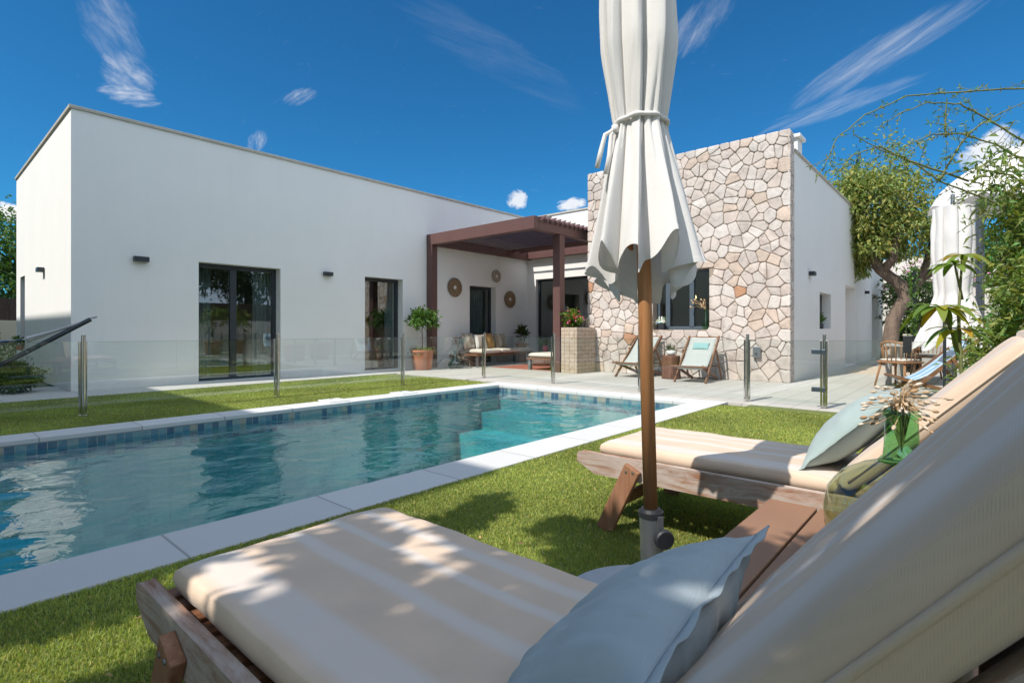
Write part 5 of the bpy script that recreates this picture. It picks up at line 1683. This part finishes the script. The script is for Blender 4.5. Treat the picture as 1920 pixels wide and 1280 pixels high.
o = thing('loquat_plant', 'young plant with big drooping green and yellowing leaves behind the lounger head', 'plant', (4.62, .08, 0))
b = MB(); b.tube([(0, 0, 0), (.02, .0, .6), (0, .02, 1.1), (.03, 0, 1.5)], [.012, .011, .009, .006], 8); b.tube([(0, .02, .85), (-.05, .08, 1.08), (-.09, .11, 1.14)], [.01, .008, .006], 6); b.tube([(.02, 0, 1.2), (-.01, .03, 1.38), (-.02, .04, 1.44)], [.008, .007, .005], 6); b.build('stem', m_twig, o, smooth=True)


def big_leaf(p, d, L, w, c, droop=.35):
    """curved blade with a raised midrib"""
    p, d = Vector(p), Vector(d).normalized(); side = d.cross(Vector((0, 0, 1))).normalized(); n = 9; V, F = [], []
    for i in range(n):
        t = i / (n - 1); hw = w / 2 * math.sin(math.pi * min(1, t * .95 + .03)) ** .8
        c0 = p + d * L * t * (1 - .12 * t) + Vector((0, 0, -droop * L * t * t))
        up = .18 * hw
        V += [c0 - side * hw + Vector((0, 0, up)), c0, c0 + side * hw + Vector((0, 0, up))]
    for i in range(n - 1): F += [(3 * i, 3 * i + 1, 3 * i + 4, 3 * i + 3), (3 * i + 1, 3 * i + 2, 3 * i + 5, 3 * i + 4)]
    return V, F, c


for whorl, (cp, cnt, L0) in enumerate((((-.09, .11, 1.15), 18, .235), ((-.02, .04, 1.43), 12, .18), ((.03, 0, 1.5), 9, .18), ((.0, .02, 1.0), 9, .22))):
    for k in range(cnt):
        a = k * 2 * math.pi / cnt + rr.uniform(-.25, .25)
        V, F, c = big_leaf(cp, (math.cos(a), math.sin(a), rr.uniform(-.1, .55)), L0 * rr.uniform(.75, 1.25), L0 * .25, None, rr.uniform(.25, .8))
        col = rr.choice([(1, 1, 1), (1.1, 1.05, .9), (.75, .9, .8), (1.9, 1.3, .7), (2.3, 1.05, .5), (2.2, 1.5, .5), (.9, 1.1, 1), (.7, .85, .8), (1., 1.05, .9)])
        b = MB(); b.add(V, F, col); b.build('leaf', L_loquat, o, smooth=True)

# ================================================================== garden on the far side of the house
o = thing('boundary_wall', 'cream rendered garden wall with a dark mesh fence on top', 'wall', (0, 22, 0))
b = MB(); b.box(-14, 22, 0, 12, 22.25, 1.28); b.build('wall', m_creamwall, o, world=True, bevel=.01)
b = MB(); b.box(-14, 22.08, 1.281, 12, 22.12, 1.95); b.build('screen', m_reed, o, world=True)
b = MB()
for k in range(14): b.box(-13.5 + 1.9 * k, 22.04, 1.281, -13.45 + 1.9 * k, 22.075, 2.0)
build_each(b, 'fence_post', m_frame, o, world=True)
tree('pepper_tree', 'leafy tree hanging over the cream garden wall beyond the house corner', 'tree', (1.6, 24.2, 0), [([(0, 0, 0), (.1, -.2, 1.8), (0, -.3, 3.2)], [.2, .16, .1])],
     [(3600, (.0, -.6, 3.6), (1.6, 1.4, 1.5)), (2200, (.3, -1.1, 2.4), (1.5, .9, .9))], L_green, .2, .08, droop=.5, clumps=50)
o = thing('round_shrub', 'round dark green shrub at the white house corner', 'shrub', (1.12, 11.45, 0))
p, out = blob_points(5200, (0, 0, .26), (.36, .34, .30), 60, .3, .45); leaf_cloud('foliage', L_dark, p, rand_dirs(5200, out, .8, .3), .05, .022, o, leaf_tints(5200, .4, .2) * [1.3, 1.4, 1.])
o = thing('low_shrub', 'low greyish shrub further along the kerb', 'shrub', (.5, 11.9, 0))
p, out = blob_points(1500, (0, 0, .2), (.5, .36, .26), 30, .35, .5); leaf_cloud('foliage', L_dark, p, rand_dirs(1500, out, .8, .3), .075, .026, o, leaf_tints(1500, .4, .2) * [1.6, 1.2, 1.2])
o = thing('flower_bed_plants', 'row of green plants along the foot of the cream wall', 'shrub', (2., 21.2, 0))
N = 2600; p = np.stack([NPR.uniform(-6, 3, N), NPR.normal(0, .3, N), np.abs(NPR.normal(.3, .22, N))], 1); leaf_cloud('foliage', L_green, p, rand_dirs(N, None, 0, .6), .2, .05, o, leaf_tints(N, .4, .2))
o = thing('wall_shrub', 'tiny potted shrub hanging at the far edge of the sunlit end wall', 'shrub', (1.70, 16.0, .55))
b = MB(); b.lathe([(.05, 0), (.07, .1)], seg=10); b.build('pot', m_terracotta, o)
p, out = blob_points(140, (0, 0, .18), (.11, .11, .12), 8, .4, .4); leaf_cloud('foliage', L_green, p, rand_dirs(140, out), .09, .04, o)

# ================================================================== the side the photograph reflects: planting and wall behind the loungers
o = thing('garden_wall', 'white garden wall with a brown reed screen behind the loungers', 'wall', (10, -3.4, 0))
b = MB(); b.box(-6, -3.65, 0, 26, -3.4, 1.40); b.build('wall', m_offwhite, o, world=True, bevel=.01)
b = MB(); b.box(-6, -3.55, 1.401, 26, -3.51, 2.2); b.build('reed_screen', m_reed, o, world=True)
for k, (x, lab) in enumerate(((8.3, 'terracotta pot with a bushy plant by the reed screen wall'), (9.25, 'second terracotta pot with a bushy plant by the reed screen wall'))):
    pot_plant('potted_shrub', lab, 'potted plant', (x, -1.0 - .1 * k, .004), [(q * 1.25, z * 1.1) for q, z in POT], m_terracotta, [[(0, 0, .45), (.02, 0, 1.3)], [(0, 0, .45), (.1, .1, 1.1)]], L_loquat, 200, (0, 0, 1.5), (.5, .5, .5), .24, .08, 14, .4, up=.2)
for k, (x, y, s) in enumerate(((5.2, -5.6, 1.35), (8.4, -5.8, 1.5), (11.6, -5.8, 1.4), (15., -6.2, 1.5), (19, -6.2, 1.5))):
    tree('olive_tree', ['olive tree behind the reed screen, nearest the loungers', 'tall olive tree behind the reed screen, across from the potted shrubs', 'olive tree behind the reed screen, across from the dining table', 'big olive tree behind the reed screen, across from the barbecue', 'last olive tree behind the reed screen, by the hedge'][k], 'tree', (x, y, 0),
         [([(0, 0, 0), (.1, 0, 1.6 * s), (0, .1, 2.4 * s)], [.2 * s, .15 * s, .1 * s])], [(4200, (0, 0, 2.9 * s), (1.7 * s, 1.3 * s, 1.5 * s))], L_dark, .26, .10, group='olive trees behind the reed screen', clumps=40)

# unseen house and tree, shaped to shade the pool end and near lounger
o = thing('shade_house', 'tall cream house block added out of view to shade the pool end', 'house', (-5, 12, 0))
b = MB(); wall_holes(b, (-5, 3.60, 0), (0, 1, 0), (0, 0, 1), (1, 0, 0), 19, 9.7, .3, [(2 + 3.4 * k, 1.0 + 3.1 * j, 3.2 + 3.4 * k, 2.4 + 3.1 * j) for k in range(5) for j in range(2)]); b.box(-13, 3.60, 0, -5.31, 22.7, 9.69); b.build('wall', m_creamwall, o, world=True)
b = MB()
for k in range(5):
    for j in range(2): b.box(-5.25, 3.60 + 2.02 + 3.4 * k, 1.02 + 3.1 * j, -5.2, 3.60 + 3.18 + 3.4 * k, 2.38 + 3.1 * j)
build_each(b, 'shutter', m_chairwood, o, world=True)

# shade tree: leaves set along sun rays to cast a planned shade pattern
SH = np.array([SUNV.x, SUNV.y, SUNV.z]); SH = SH / SH[2]


def ell(p, c, r, a=0.):
    d = p - np.array(c); ca_, sa_ = math.cos(a), math.sin(a)
    x = d[:, 0] * ca_ + d[:, 1] * sa_; y = -d[:, 0] * sa_ + d[:, 1] * ca_
    return (x / r[0]) ** 2 + (y / r[1]) ** 2 < 1


N = 26000
g = np.stack([NPR.uniform(-.9, 2.6, N), NPR.uniform(-1.3, 2.75, N)], 1)
bnd = np.interp(g[:, 1], [-1.3, -.15, .0, .60, .70, 1.45, 1.55, 1.9, 2.1, 2.75], [1.80, 1.80, 2.15, 2.15, 1.47, 1.42, 1.25, 1.0, 1.0, 1.2])
bnd = bnd + .10 * np.sin(g[:, 1] * 9) + .07 * np.sin(g[:, 1] * 23 + 1)
keep = g[:, 0] < bnd
keep |= ell(g, (2.08, 2.06), (.30, .10), .3) | ell(g, (2.17, 1.42), (.17, .24)) | ell(g, (1.80, 1.15), (.34, .24)) | ell(g, (1.55, 2.2), (.25, .10), -.3)
for c, r, a in (((.42, 2.06), (.40, .20), -.15), ((.12, 2.28), (.20, .10), 0), ((.84, 1.22), (.12, .17), .5), ((1.02, 1.41), (.24, .11), .35), ((1.26, 1.04), (.12, .24), -.35), ((1.34, 1.27), (.12, .14), .2),
                ((1.34, .05), (.10, .13), .3), ((1.26, .20), (.10, .07), .4), ((.75, 2.45), (.22, .08), 0.)):
    keep &= ~ell(g, c, r, a)
g = g[keep]; N = len(g)
zz = NPR.uniform(2.7, 4.6, N)
pos = np.stack([g[:, 0] + SH[0] * zz, g[:, 1] + SH[1] * zz, zz], 1)
o = thing('shade_tree', 'broad-leaved tree beside the loungers with a crown shaped to dapple them with planned shade', 'tree', (-3.4, 1.2, 0))
b = MB(); b.tube([(0, 0, 0), (.1, 0, 1.2), (.05, 0, 2.6), (.1, 0, 4.0)], [.16, .13, .11, .05], 12)
for a in range(7):
    t = a * .9; b.tube([(.05, 0, 2.3 + a * .18), (math.cos(t) * .8, math.sin(t) * .9, 3.0 + a * .18), (math.cos(t) * 1.3, math.sin(t) * 1.5, 3.4 + a * .15)], [.05, .03, .015], 8)
b.build('trunk', m_bark, o, smooth=True)
leaf_cloud('crown', L_green, pos, rand_dirs(N, None, 0, .1), .15, .09, o, world_off=(-3.4, 1.2, 0), droop=.1)
